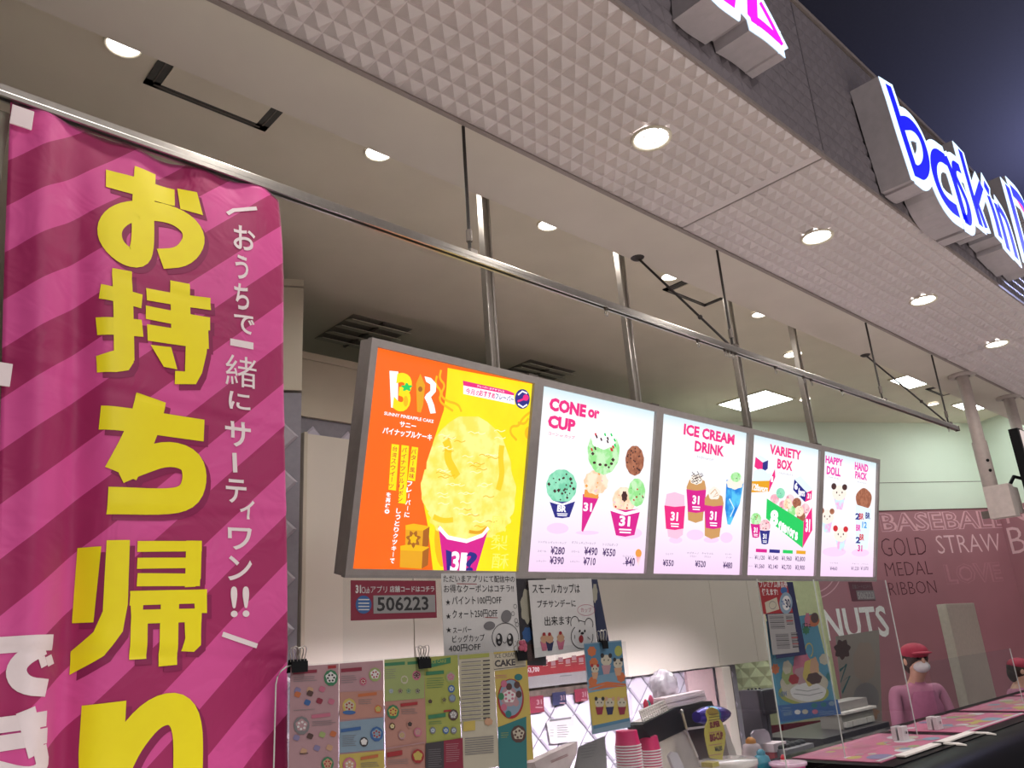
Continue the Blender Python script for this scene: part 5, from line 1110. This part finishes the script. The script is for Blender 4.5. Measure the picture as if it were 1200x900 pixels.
# pink menu mats lying on the case
for k, (x0, x1) in enumerate(((3.18, 3.98), (4.10, 4.92), (5.02, 5.85), (5.95, 6.8))):
    t = thing('counter_mat', ((x0+x1)/2, 1.68, -0.498), ['pink picture mat on the display case, nearest and lowest', 'pink picture mat on the display case behind the white brackets', 'pink picture mat on the display case near the right edge', 'pink picture mat on the display case, farthest'][k], 'menu mat', 'pink mats on the display case')
    b = MB(); b.rng(x0, x1, 1.49, 1.85, -0.4995, -0.4965, N_('mat_pink', (238, 120, 160))); b.build('sheet', t)
    pr = Print((0, 0, -0.4964), (1, 0, 0), (0, 1, 0)); 
    for i in range(26):
        a = x0+.05+random.random()*(x1-x0-.1); b_ = 1.53+random.random()*.28; m = random.choice((Q_CRM, Q_PCH, Q_LGR, Q_PKL, Q_W, Q_PK, Q_YEL, Q_LBL, Q_LAV)); r = .015+random.random()*.03
        pr.polyuv([(a+r*1.6*math.cos(q*.52), b_+r*math.sin(q*.52)) for q in range(12)], m)
    pr.rectuv(x0+.01, 1.50, x1-.01, 1.515, Q_W); pr.build('print', t)
# white acrylic brackets
for k, dx in enumerate((0.0, 0.36)):
    t = thing('screen_bracket', (3.60+dx, 1.60, -0.4965), ['white flat bracket with bent foot on the case, nearer one', 'white flat bracket with bent foot on the case, farther one'][k], 'bracket', 'white brackets under the screens')
    M_BR = mat('white_bracket', (232, 222, 214), 0.4)
    b = MB(); b.rng(3.32+dx, 3.72+dx, 1.455+k*.0, 1.495, -0.4960, -0.490, M_BR); b.build('arm', t)
    b = MB(); b.add([(3.70+dx, 1.455, -.490), (3.72+dx, 1.495, -.490), (3.80+dx, 1.43, -.500), (3.77+dx, 1.39, -.503), (3.70+dx, 1.455, -.496), (3.72+dx, 1.495, -.496), (3.80+dx, 1.43, -.506), (3.77+dx, 1.39, -.509)], [[0, 3, 2, 1], [4, 5, 6, 7], [0, 1, 5, 4], [1, 2, 6, 5], [2, 3, 7, 6], [3, 0, 4, 7]], M_BR); b.build('foot', t)
for k, (px, py) in enumerate(((1076, 868), (1104, 855))):
    p = at(px, py, z=-0.4965)
    t = thing('screen_clamp', (p.x, YT, -0.4965), ['clear clamp block at the left screen foot', 'clear clamp block at the right screen foot'][k], 'clamp', 'clamp blocks holding the screens')
    for s_ in (-1, 1):
        b = MB(); b.rng(p.x-.03, p.x+.03, YT+s_*.014-.010, YT+s_*.014+.010, -0.4965, -0.44, mat('frosted_block', (206, 196, 198), 0.3), bev=.003); b.build('jaw', t)
    b = MB(); b.tube([(p.x, YT-.03, -.465), (p.x, YT-.018, -.465)], .006, M_CH, n=8); b.build('screw', t)

# ================================================================== CUPS AND THINGS ON THE COUNTER
M_CUPP = mat('hot_pink_cup', (226, 40, 110), 0.45); M_CUPW = mat('cup_rim_white', (238, 226, 230), 0.5)
def cup_proto(x, y, z, r, label, group):
    t = thing('paper_cup', (x, y, z), label, 'cup', group)
    b = MB(); b.lathe((x, y, z), [(r*.82, .046), (r*.98, 0.002)], M_CUPP, n=22); b.lathe((x, y, z), [(r*.80, .044), (r*.95, 0.001)], M_CUPW, n=22); b.lathe((x, y, z), [(0.0001, .046), (r*.82, .046)], M_CUPP, n=22); b.build('wall', t)
    b = MB(); ring = [(x+r*math.cos(a), y+r*math.sin(a), z+.002) for a in [2*math.pi*k/22 for k in range(23)]]; b.tube(ring, .0026, M_CUPW, n=6, cap=False); b.build('rim', t)
    return t
nth = ['topmost', 'second', 'third', 'fourth', 'fifth', 'sixth', 'seventh', 'eighth', 'ninth', 'tenth', 'eleventh', 'twelfth', 'thirteenth', 'fourteenth', 'fifteenth', 'sixteenth', 'seventeenth', 'eighteenth', 'nineteenth', 'twentieth']
for k, (px, py, y, r, nm) in enumerate(((734, 856, 1.85, .042, 'left'), (759.5, 860, 1.88, .037, 'right'))):
    p = at(px, py, y=y); z0 = p.z-.046
    n_ = int((z0-ZC)/.0085)+1
    c0 = cup_proto(p.x, y, ZC, r, 'lowest upside-down pink cup of the %s stack' % nm, 'stacked pink cups, %s stack' % nm)
    for i in range(1, n_):
        d = n_-1-i
        dup(c0, (0, 0, .0085*i), '%s upside-down pink cup in the %s stack' % (nth[d] if d < 20 else 'twenty-%s' % nth[d-20].replace('topmost', 'first'), nm))
    top = z0+.085
    if k == 0:
        pass
# emblem on the left stack
# black box on beige stand, turned towards the left
def rbox(mb, c, d, rz, m, bev=.002, rx=0): mb.box(c, d, m, rz=rz, bev=bev, rx=rx)
RZ = math.radians(24)
pL = at(753, 848, y=2.10); pR = at(835, 822, y=2.10)
cx_, cz_ = 3.02, -0.335
ux, uy = math.cos(RZ), math.sin(RZ)
RC = Vector((3.05, 2.20, 0)); RU = Vector((ux, uy, 0)); RN = Vector((-uy, ux, 0))     # RN points away from the viewer
rc = crop(700, 780, 7.5)
def fr(px, py, d=0.0):
    r_ = ray(*rc(px, py)); o_ = RC+RN*d; return r_*(o_.dot(RN)/r_.dot(RN))
def rslab(mb, pts, d0, d1, m):
    P = [fr(*q, d=d0) for q in pts]; n = len(P); Q = [p+RN*(d1-d0) for p in P]
    mb.add(P+Q, [list(range(n)), [2*n-1-i for i in range(n)]]+[[i, n+i, n+(i+1) % n, (i+1) % n][::-1] for i in range(n)], m)
M_STB = mat('stand_beige', (224, 212, 204), 0.4)
t = thing('register_stand', (2.93, 2.16, ZC), 'beige sloped stand with dark open bay under the black box', 'stand')
b = MB(); rslab(b, [(500, 690), (780, 562), (885, 805), (1000, 1080), (560, 1080)], 0.0, .05, M_STB); b.build('body', t)
b = MB(); rslab(b, [(772, 560), (786, 556), (892, 803), (880, 806)], -.006, .0, mat('stand_edge_white', (240, 228, 222), .4)); b.build('edge', t)
b = MB(); rslab(b, [(790, 558), (960, 535), (1130, 540), (1260, 1080), (1005, 1080), (890, 805)], 0.02, .05, mat('bay_brown', (84, 52, 46), 0.6)); b.build('bay', t)
b = MB(); rslab(b, [(1105, 520), (1130, 515), (1230, 800), (1330, 1080), (1210, 1080)], -.01, .05, M_STB); b.build('side', t)
b = MB(); rslab(b, [(790, 545), (960, 525), (962, 545), (792, 568)], -.012, .0, mat('stand_edge_white', (240, 228, 222), .4)); b.build('edge', t)
t = thing('black_box', (2.92, 2.16, -.40), 'black plastic box leaning on the beige stand', 'box')
b = MB(); rslab(b, [(395, 520), (505, 692), (775, 560), (795, 548), (950, 528), (1045, 500), (1032, 375), (1005, 310), (700, 365)], -.012, .045, BLACK); b.build('body', t)
b = MB(); q = fr(742, 402, -.03); q2 = fr(782, 548, -.02); b.tube([q, q2], .0055, mat('cream_handle', (236, 222, 190), 0.4), n=8); b.build('handle', t)
b = MB(); b.ell(q, (.008, .008, .008), STEEL, n=10); b.build('knob', t)
t = thing('white_basket', fr(490, 440), 'white slatted basket on the left end of the black box', 'basket')
M_WBK = mat('white_basket_plastic', (240, 232, 228), 0.5)
bl_, tl_, tr_, br_ = (405, 508), (370, 402), (588, 308), (625, 392)
LP = lambda a, b_, f: (a[0]+(b_[0]-a[0])*f, a[1]+(b_[1]-a[1])*f)
for k in range(5):
    a, c_ = LP(bl_, tl_, k/4), LP(br_, tr_, k/4); b = MB(); b.tube([fr(*a), fr(*c_)], .0022 if k < 4 else .0035, M_WBK, n=6); b.build('slat', t)
for k in range(13):
    a, c_ = LP(bl_, br_, k/12), LP(tl_, tr_, k/12); b = MB(); b.tube([fr(*a), fr(*c_)], .0020, M_WBK, n=6); b.build('upright', t)
b = MB(); rslab(b, [bl_, LP(bl_, tl_, .9), LP(br_, tr_, .9), br_], .035, .038, M_WBK); b.build('back_panel', t)
b = MB(); rslab(b, [bl_, LP(bl_, tl_, .12), LP(br_, tr_, .12), br_], .0, .035, M_WBK); b.build('floor', t)
bl_, tl_, tr_, br_ = (628, 384), (592, 284), (938, 214), (966, 304)
for k in range(4):
    t = thing('receipt_pad', fr(780, 340), ['lowest', 'second', 'third', 'topmost'][k]+' white paper pad of the pile on the black box', 'paper pad', 'white pads on the black box')
    b = MB(); rslab(b, [LP(bl_, tl_, k/4+.01), LP(bl_, tl_, (k+1)/4-.02), LP(br_, tr_, (k+1)/4-.02), LP(br_, tr_, k/4+.01)], .0+.004*(k % 2), .05, mat('pad_white', (246, 228, 234), 0.6)); b.build('pages', t)
# plastic bag on top
t = thing('plastic_bag', fr(620, 250), 'crumpled clear plastic bag behind the pads', 'bag')
b = MB(); p = at(778, 803, y=2.25)
bm = bmesh.new(); bmesh.ops.create_icosphere(bm, subdivisions=4, radius=1.0); bm.verts.index_update()
vs = []
for v in bm.verts:
    w = 1+.10*math.sin(7*v.co.x+3*v.co.z)+.07*math.sin(11*v.co.y-5*v.co.x)+.05*math.sin(17*v.co.z+9*v.co.y)
    vs.append(p+Vector((v.co.x*.070*w, v.co.y*.05*w, v.co.z*.062*w)))
b.add(vs, [[v.index for v in f.verts] for f in bm.faces], mat('milky_bag', (244, 234, 246), 0.12, coat=.5, noise=.05, scale=18), True); bm.free(); b.build('film', t)
for k, (px, py, c_) in enumerate(((760, 828, (70, 150, 150)), (763, 822, (226, 90, 130)), (757, 827, (220, 60, 90)))):
    p = at(px, py, y=2.08); b = MB(); b.lathe((p.x, 2.08, p.z-.05), [(0.001, 0), (.009, 0), (.010, .06), (.004, .072), (.0001, .074)], mat('marker_%d' % k if False else ['teal_pen', 'pink_pen', 'red_pen'][k], c_, 0.4), n=12)
    setp(b.build('pen'), ['teal pen standing in the white basket', 'pink pen standing in the white basket', 'red pen standing in the white basket'][k], 'pen', 'pens in the basket')
# blue-purple piping bag
t = thing('foil_bag', at(830, 838, y=2.0), 'shiny blue and purple foil bag beside the yellow cup standee', 'bag')
p = at(818, 840, y=1.99); q = at(856, 836, y=2.03)
b = MB(); b.tube([p+Vector((-.01, 0, 0)), p.lerp(q, .2), p.lerp(q, .45), p.lerp(q, .7), p.lerp(q, .88), q], [.020, .034, .036, .030, .018, .004], mix_emit('foil_print', (60, 60, 160), (110, 60, 170), 30, 0.0) if False else mat('purple_foil', (80, 60, 170), 0.22, 0.6, noise=.4, scale=40), n=16); b.build('foil', t)
b = MB(); b.tube([p.lerp(q, .25)+Vector((0, -.004, 0)), p.lerp(q, .42)+Vector((0, -.004, 0))], .0355, mat('teal_foil', (50, 150, 190), 0.25, 0.5), n=16); b.build('band', t)
# drum with yellow standee
pc = at(853, 890, y=1.86)
R = .105
t = thing('round_drum', (pc.x, 1.86, ZC), 'round silver tub with flat glossy lid beside the cups', 'tub')
b = MB(); b.lathe((pc.x, 1.86, 0), [(R*.97, ZC), (R*.97, pc.z-.02)], STEEL, n=40); b.build('wall', t)
b = MB(); b.lathe((pc.x, 1.86, 0), [(R*.97, pc.z-.02), (R*1.02, pc.z-.018), (R*1.02, pc.z-.004), (R, pc.z), (.0001, pc.z)], mat('lid_gloss', (212, 204, 200), 0.15, noise=.15, scale=12, coat=.4), n=40); b.build('lid', t)
t = thing('cup_standee', (pc.x-.02, 1.84, pc.z), 'yellow cup-shaped card standee advertising a super big cup', 'standee')
pr = Print((0, 1.80, 0)); pr.c = crop(700, 780, 7.5)
ol = [(960, 395), (985, 370), (1020, 366), (1052, 385), (1070, 410), (1075, 470), (1100, 500), (1128, 600), (1122, 690), (1105, 780), (1100, 830), (990, 812), (975, 760), (958, 680), (944, 600), (950, 530), (972, 480), (955, 430)]
P2 = [pr.uv(*q) for q in ol][::-1]
b = MB(); M_STY = N_('standee_yellow', (246, 226, 100)); b.prism([(a, c) for a, c in P2], (0, 1.803, 0), (1, 0, 0), (0, 0, 1), .003, M_STY); b.build('card', t)
pr.o = Vector((0, 1.7995, 0)); pr.ell(962, 372, 1064, 440, N_('standee_gold', (206, 170, 70)), n=16)
pr.text('SUPER', 984, 498, 556, 1078, Q_MAR, .05); pr.text('BIG-CUP', 984, 604, 674, 1104, Q_MAR, .05); pr.text('¥630', 1028, 714, 762, 1096, Q_INK, .03)
for y_ in (420, 445, 470, 580, 690, 780): pr.line([(980, y_+12), (1090, y_-4)], 5, Q_BRN if y_ < 500 else Q_PK)
pr.build('print', t)
b = MB(); b.rng(pr.uv(1040, 800)[0]-.02, pr.uv(1040, 800)[0]+.02, 1.803, 1.85, pc.z-.0, pc.z+.015, M_STY); b.build('foot', t)
# black dispenser
t = thing('dispenser', (3.8, 2.35, -1.0), 'dark grey drink dispenser with overhanging head before the pale quilted wall', 'machine')
M_DG = mat('dark_grey_plastic', (70, 64, 70), 0.45)
a1 = at(887, 809, y=2.3); a2 = at(909, 808, y=2.3); zl = at(898, 838, y=2.3).z; a0 = Vector((a1.x, 2.3, a1.z))
b = MB(); b.rng(a1.x, a1.x+.05, 2.30, 2.405, -1.0, a0.z, M_DG, bev=.004); b.build('column', t)
b = MB(); b.rng(a1.x+.02, a2.x, 2.285, 2.36, zl, a0.z-.002, mat('dark_head_plastic', (48, 44, 50), 0.4), bev=.012); b.build('head', t)
b = MB(); xx = (a1.x+a2.x)/2; b.tube([(a1.x+.08, 2.31, zl), (a1.x+.07, 2.31, zl-.10), (a1.x+.07, 2.31, -.8)], .012, M_DG, n=8); b.build('spout', t)
for k in range(4):
    b = MB(); b.lathe((a0.x+.02+k*.018, 2.36-.01*k, a0.z), [(.006, 0), (.006, .006), (.0001, .008)], BLACK, n=12); b.build('button', t)
b = MB(); b.rng(a0.x-.05, a2.x, 2.25, 2.5, -1.6, -1.0, mat('back_counter', (190, 184, 180))); setp(b.build('base_unit'), 'grey base unit carrying the drink dispenser', 'cabinet')
# clear lid leaning, teal bottle, white dispenser bottle
def slab_px(name, label, cat, pts, y, th, m, group=None, part='body'):
    t = thing(name, (at(*pts[0], y=y).x, y, ZC), label, cat, group); P = [at(*q, y=y) for q in pts]; n = len(P)
    b = MB(); b.add(P+[p+Vector((0, th, 0)) for p in P], [list(range(n))[::-1], [n+i for i in range(n)]]+[[i, (i+1) % n, n+(i+1) % n, n+i] for i in range(n)], m); b.build(part, t); return t
M_CLR = mat('frosted_clear', (190, 182, 190), 0.2)
slab_px('plastic_cover', 'clear frosted lid leaning behind the teal bottle', 'lid', [(881, 860), (884, 856), (896, 854), (901, 858), (910, 890), (888, 896)], 2.1, .008, M_CLR)
slab_px('clear_scoop', 'clear plastic scoop leaning on the beige stand', 'scoop', [(784, 886), (788, 881), (794, 882), (806, 908), (792, 908)], 1.80, .01, M_CLR)
def bottle(px, ptop, y, r, label, body, capm, group=None, name='squeeze_bottle'):
    p = at(px, ptop, y=y); h_ = p.z-ZC
    t = thing(name, (p.x, y, ZC), label, 'bottle', group)
    b = MB(); b.lathe((p.x, y, ZC), [(.0001, 0), (r, 0), (r, h_*.74), (r*.8, h_*.86), (r*.4, h_*.9)], body, n=24); b.build('body', t)
    b = MB(); b.lathe((p.x, y, ZC), [(r*.5, h_*.88), (r*.5, h_*.95), (r*.2, h_), (.0001, h_)], capm, n=16); b.build('cap', t)
bottle(879, 864, 1.98, .042, 'white bottle with orange nozzle beside the clear lid', mat('milky_bottle', (226, 206, 206), .35), mat('orange_cap', (240, 160, 60), .4))
bottle(891, 878, 1.86, .034, 'teal bottle with rounded top beside the silver tub', mat('teal_plastic', (60, 150, 172), .35), mat('teal_plastic2', (56, 142, 166), .35))
bottle(917, 884, 1.78, .018, 'white bottle with red cap before the pink tub', mat('milky_bottle', (226, 206, 206), .35), mat('red_cap', (206, 36, 52), .4))
# carton, grey box with black lids, tub, notes
def pbox3(name, label, cat, TL, TR, zb, y, dep, m, group=None, mt=None):
    a = at(*TL, y=y); c_ = at(*TR, y=y); t = thing(name, ((a.x+c_.x)/2, y+dep/2, zb), label, cat, group)
    b = MB(); b.rng(a.x, c_.x, y, y+dep, zb, a.z, m, bev=.003); b.build('body', t); return t, a, c_
t, a, c_ = pbox3('carton', 'small red and white carton beside the acrylic edge', 'carton', (906, 873), (920, 873), ZC, 2.05, .06, mat('carton_red', (186, 50, 64), .5))
b = MB(); b.rng(a.x-.004, c_.x+.004, 2.045, 2.115, a.z-.03, a.z+.004, mat('carton_white', (232, 214, 218), .5), bev=.002); b.build('lid', t)
t, a, c_ = pbox3('grey_box', 'grey box full of black lids behind the pink tub', 'box', (922, 879), (955, 879), ZC, 2.0, .14, mat('grey_box_plastic', (128, 124, 128), .4))
for k in range(9):
    b = MB(); b.lathe((a.x+.03+(k % 5)*.045, 2.05+(k//5)*.05, a.z+.001), [(.024, 0), (.026, .006), (.016, .014), (.0001, .014)], BLACK, n=14); setp(b.build('cup_cover'), 'small black cup cover lying in the grey box', 'cover', 'black covers in the grey box')
t = thing('ice_tub', at(922, 900, y=1.75), 'translucent pink tub with clear rim at the bottom edge', 'tub'); p = at(923, 893, y=1.75)
b = MB(); b.lathe((p.x, 1.75, 0), [(.05, ZC), (.062, p.z-.012)], mat('pink_tub', (232, 96, 168), .3), n=28); b.build('body', t)
b = MB(); b.lathe((p.x, 1.75, 0), [(.062, p.z-.012), (.070, p.z-.01), (.070, p.z), (.058, p.z+.001), (.0001, p.z-.004)], mat('pink_clear_rim', (232, 190, 214), .2), n=28); b.build('rim', t)
slab_px('note_card', 'pale green-grey card standing behind the counter items', 'card', [(940, 868), (961, 864), (968, 888), (955, 893), (946, 888)], 2.15, .004, N_('card_grey_green', (204, 206, 190)))
t, a, c_ = pbox3('dark_cabinet', 'dark open cabinet behind the display case', 'cabinet', (964, 866), (1046, 866), -1.6, 2.05, .35, mat('dark_cabinet', (50, 44, 46), .35))
# white brick-patterned box
t = thing('brick_box', at(1005, 860, y=2.12), 'white box with brick relief between the blue poster and the staff', 'box')
a = at(986, 838, y=2.12); c_ = at(1024, 838, y=2.12); zb = at(1004, 860, y=2.12).z
b = MB(); b.rng(a.x, c_.x, 2.12, 2.24, zb-.0, a.z, mat('grey_green_box', (150, 148, 138), .5)); b.build('body', t)
for r_ in range(2):
    for k in range(3):
        w = (c_.x-a.x)/2.2; x0 = a.x+k*w-(w/2 if r_ else 0); x1 = min(x0+w-.008, c_.x-.03); x0 = max(x0, a.x+.005)
        if x1-x0 < .02: continue
        b = MB(); zz = zb+.005+r_*(a.z-zb-.03)/2; b.rng(x0, x1, 2.105, 2.122, zz, zz+(a.z-zb-.05)/2, mat('white_brick', (206, 202, 194), .6, noise=.1, scale=40), bev=.003); b.build('brick', t)
b = MB(); b.rng(a.x-.01, c_.x+.01, 2.10, 2.26, a.z, a.z+.012, mat('white_lid_plate', (226, 222, 214), .3), bev=.002); b.build('lid', t)
b = MB(); b.rng(a.x, c_.x, 2.14, 2.24, a.z+.012, a.z+.055, mat('smoke_grey_lid', (150, 146, 142), .4), bev=.003); b.build('upper_box', t)
# white package with red print, bottom centre
p0 = at(652, 884, y=1.95)
t = thing('paper_package', (p0.x, 1.95, ZC), 'white package with red print leaning behind the low screen', 'package')
P = [at(*q, y=1.95) for q in ((626, 893), (640, 886), (677, 869), (676, 884), (664, 905), (630, 905))]; n = len(P)
b = MB(); b.add(P+[p+Vector((.01, .07, -.01)) for p in P], [list(range(n))[::-1], [n+i for i in range(n)]]+[[i, (i+1) % n, n+(i+1) % n, n+i] for i in range(n)], mat('package_white', (236, 220, 222), .5)); b.build('wrapper', t)
pr = Print((0, 1.948, 0)); pr.c = crop(600, 760, 6.43)
for i in range(9): x = 290+i*14; pr.line([(x, 850-i*6), (x+12, 842-i*6), (x+6, 862-i*6), (x+20, 850-i*6)], 5, Q_RED)
pr.build('print', t)
# tall pale cabinet behind the staff
a = at(1108, 705, y=2.62); c_ = at(1140, 700, y=2.62)
b = MB(); b.rng(a.x, c_.x, 2.62, 2.70, -1.6, at(1098, 708, y=2.62).z, mat('grey_beige_steel', (186, 178, 166), .35, .1), bev=.01); setp(b.build('tall_cabinet'), 'tall grey-beige cabinet standing between the two staff', 'cabinet')

# ================================================================== STAFF
M_SKIN = mat('skin', (214, 168, 146), 0.5, noise=.03); M_HAIR = mat('dark_brown_hair', (60, 44, 40), 0.5, noise=.2); M_PNKU = mat('mauve_pink_uniform', (196, 128, 158), 0.75, noise=.05, bump=.3)
M_CAPR = mat('crimson_cap', (170, 50, 76), 0.7); M_PANT = mat('dark_trousers', (44, 40, 46), 0.8); M_MASK = mat('white_mask', (226, 222, 226), 0.7); M_EYE = mat('eye_dark', (26, 20, 18), 0.2); M_LIP = mat('lip', (176, 96, 92), .5); M_SHOE = mat('shoe_black', (28, 26, 28), .4)
def person(x, y, h, face, label, lean=0.06, shirt=M_PNKU):
    """h: standing height; face: heading in degrees, 0 looks towards -Y"""
    t = thing('person', (x, y, -1.6), label, 'person', 'staff behind the counter')
    F = math.radians(face); fw = Vector((math.sin(F), -math.cos(F), 0)); sd = Vector((math.cos(F), math.sin(F), 0))
    base = Vector((x, y, -1.6))
    def P(s_, f_, z): return base+sd*(s_*h)+fw*(f_*h)+Vector((0, 0, z*h))
    V = []; Eg = []; R = []
    def nd(p, r, par=None):
        V.append(p); R.append(r if isinstance(r, tuple) else (r, r)); 
        if par is not None: Eg.append((par, len(V)-1))
        return len(V)-1
    pel = nd(P(0, 0, .53), (.085*h, .062*h)); wa = nd(P(0, lean*.4, .62), (.070*h, .052*h), pel); ch = nd(P(0, lean, .73), (.085*h, .060*h), wa); nb = nd(P(0, lean*1.2, .815), (.040*h, .036*h), ch)
    nk = nd(P(0, lean*1.4, .845), .030*h, nb); jw = nd(P(0, lean*1.8+.012, .885), (.038*h, .044*h), nk); hd = nd(P(0, lean*1.8, .925), (.047*h, .054*h), jw); tp = nd(P(0, lean*1.7, .965), (.036*h, .042*h), hd)
    for s_ in (-1, 1):
        hp = nd(P(s_*.055, 0, .50), .052*h, pel); kn = nd(P(s_*.06, .012, .28), .034*h, hp); an = nd(P(s_*.06, -.005, .05), .022*h, kn); nd(P(s_*.065, .075, .018), .020*h, an)
        sh = nd(P(s_*.105, lean, .80), .033*h, ch); el = nd(P(s_*.135, lean+.02, .625), .024*h, sh); wr = nd(P(s_*.115, lean+.15, .60), .016*h, el); pm = nd(P(s_*.108, lean+.19, .598), (.020*h, .010*h), wr)
        for k in range(4):
            o_ = (k-1.5)*.011; l = (.040, .046, .044, .034)[k]; m1 = nd(P(s_*.108+o_, lean+.20+l*.5, .594), .0055*h, pm); nd(P(s_*.106+o_, lean+.20+l*.9, .578), .0046*h, m1)
        th = nd(P(s_*.108-s_*.022, lean+.20, .592), .006*h, pm); nd(P(s_*.108-s_*.030, lean+.222, .582), .005*h, th)
    me = bpy.data.meshes.new('body'); me.from_pydata([tuple(v-base) for v in V], Eg, [])
    o = bpy.data.objects.new('body', me); COL.objects.link(o)
    sk = o.modifiers.new('skin', 'SKIN'); sk.use_smooth_shade = True
    for i, r in enumerate(R): me.skin_vertices[0].data[i].radius = r
    me.skin_vertices[0].data[pel].use_root = True
    ss = o.modifiers.new('sub', 'SUBSURF'); ss.levels = 2; ss.render_levels = 2
    bpy.context.view_layer.update(); m2 = bpy.data.meshes.new_from_object(o.evaluated_get(bpy.context.evaluated_depsgraph_get()))
    bpy.data.objects.remove(o)
    m2.materials.clear()
    for m in (M_SKIN, shirt, M_PANT, M_SHOE): m2.materials.append(m)
    for pl in m2.polygons:
        c = pl.center; z = c.z/h; lat = abs(c.dot(sd))/h; f_ = c.dot(fw)/h
        pl.use_smooth = True
        if z > .825: k = 0
        elif z < .045: k = 3
        elif z < .52 : k = 2
        elif lat > .07 and f_ > lean+.115: k = 0
        else: k = 1
        pl.material_index = k
    ob = bpy.data.objects.new('body', m2); COL.objects.link(ob); ob.parent = t; ob.location = (0, 0, 0)
    hc = P(0, lean*1.8, .925)
    Mr = Matrix((sd, -fw, Vector((0, 0, 1)))).transposed()
    def hl(a, f_, z): return hc+sd*a*h+fw*f_*h+Vector((0, 0, z*h))
    b = MB(); b.ell(hl(0, -.010, .010), (.056*h, .060*h, .058*h), M_HAIR, n=20, M=Mr); b.ell(hl(0, -.045, -.02), (.040*h, .03*h, .05*h), M_HAIR, n=14, M=Mr); b.build('hair', t)
    b = MB(); b.ell(hl(0, -.002, .030), (.059*h, .063*h, .040*h), M_CAPR, n=20, M=Mr); b.ell(hl(0, .060, .026), (.044*h, .036*h, .007*h), M_CAPR, n=16, M=Mr); b.build('cap', t)
    b = MB(); b.ell(hl(0, .034, -.032), (.036*h, .034*h, .026*h), M_MASK, n=16, M=Mr); b.build('face_mask', t)
    for s_ in (-1, 1):
        b = MB(); b.ell(hl(s_*.018, .048, .004), (.0065*h, .004*h, .0045*h), M_EYE, n=10, M=Mr); b.build('eye', t)
        b = MB(); b.ell(hl(s_*.051, -.002, -.008), (.006*h, .012*h, .017*h), M_SKIN, n=10, M=Mr); b.build('ear', t)
    b = MB(); b.ell(hl(0, .058, -.006), (.007*h, .010*h, .012*h), M_SKIN, n=10, M=Mr); b.build('nose', t)
    # apron in front
    b = MB(); pts = []
    for j, z in enumerate((.45, .55, .63, .72, .79)):
        for i in range(9): a = (i-4)/4; wdt = (.075, .085, .080, .078, .050)[j]; fr = (.072, .078, .082, .100, .090)[j]+lean*((z-.5)/.3 if z > .5 else 0)*.9-.5*(1-math.cos(a*1.0))*.07; pts.append(P(a*wdt, fr-.006, z))
    b.add(pts, [[j*9+i, j*9+i+1, (j+1)*9+i+1, (j+1)*9+i] for j in range(4) for i in range(8)], mat('apron_mauve', (186, 112, 148), .7), True); b.build('apron', t)
    return t
p1 = at(1058, 772, y=2.42); p2 = at(1172, 786, y=2.30)
person(p1.x, 2.42, (p1.z+1.6)/.925, -38, 'staff in crimson cap, white mask and mauve uniform beside the brick box')
person(p2.x, 2.30, (p2.z+1.6)/.925, 30, 'staff in crimson cap and mauve uniform at the right edge')
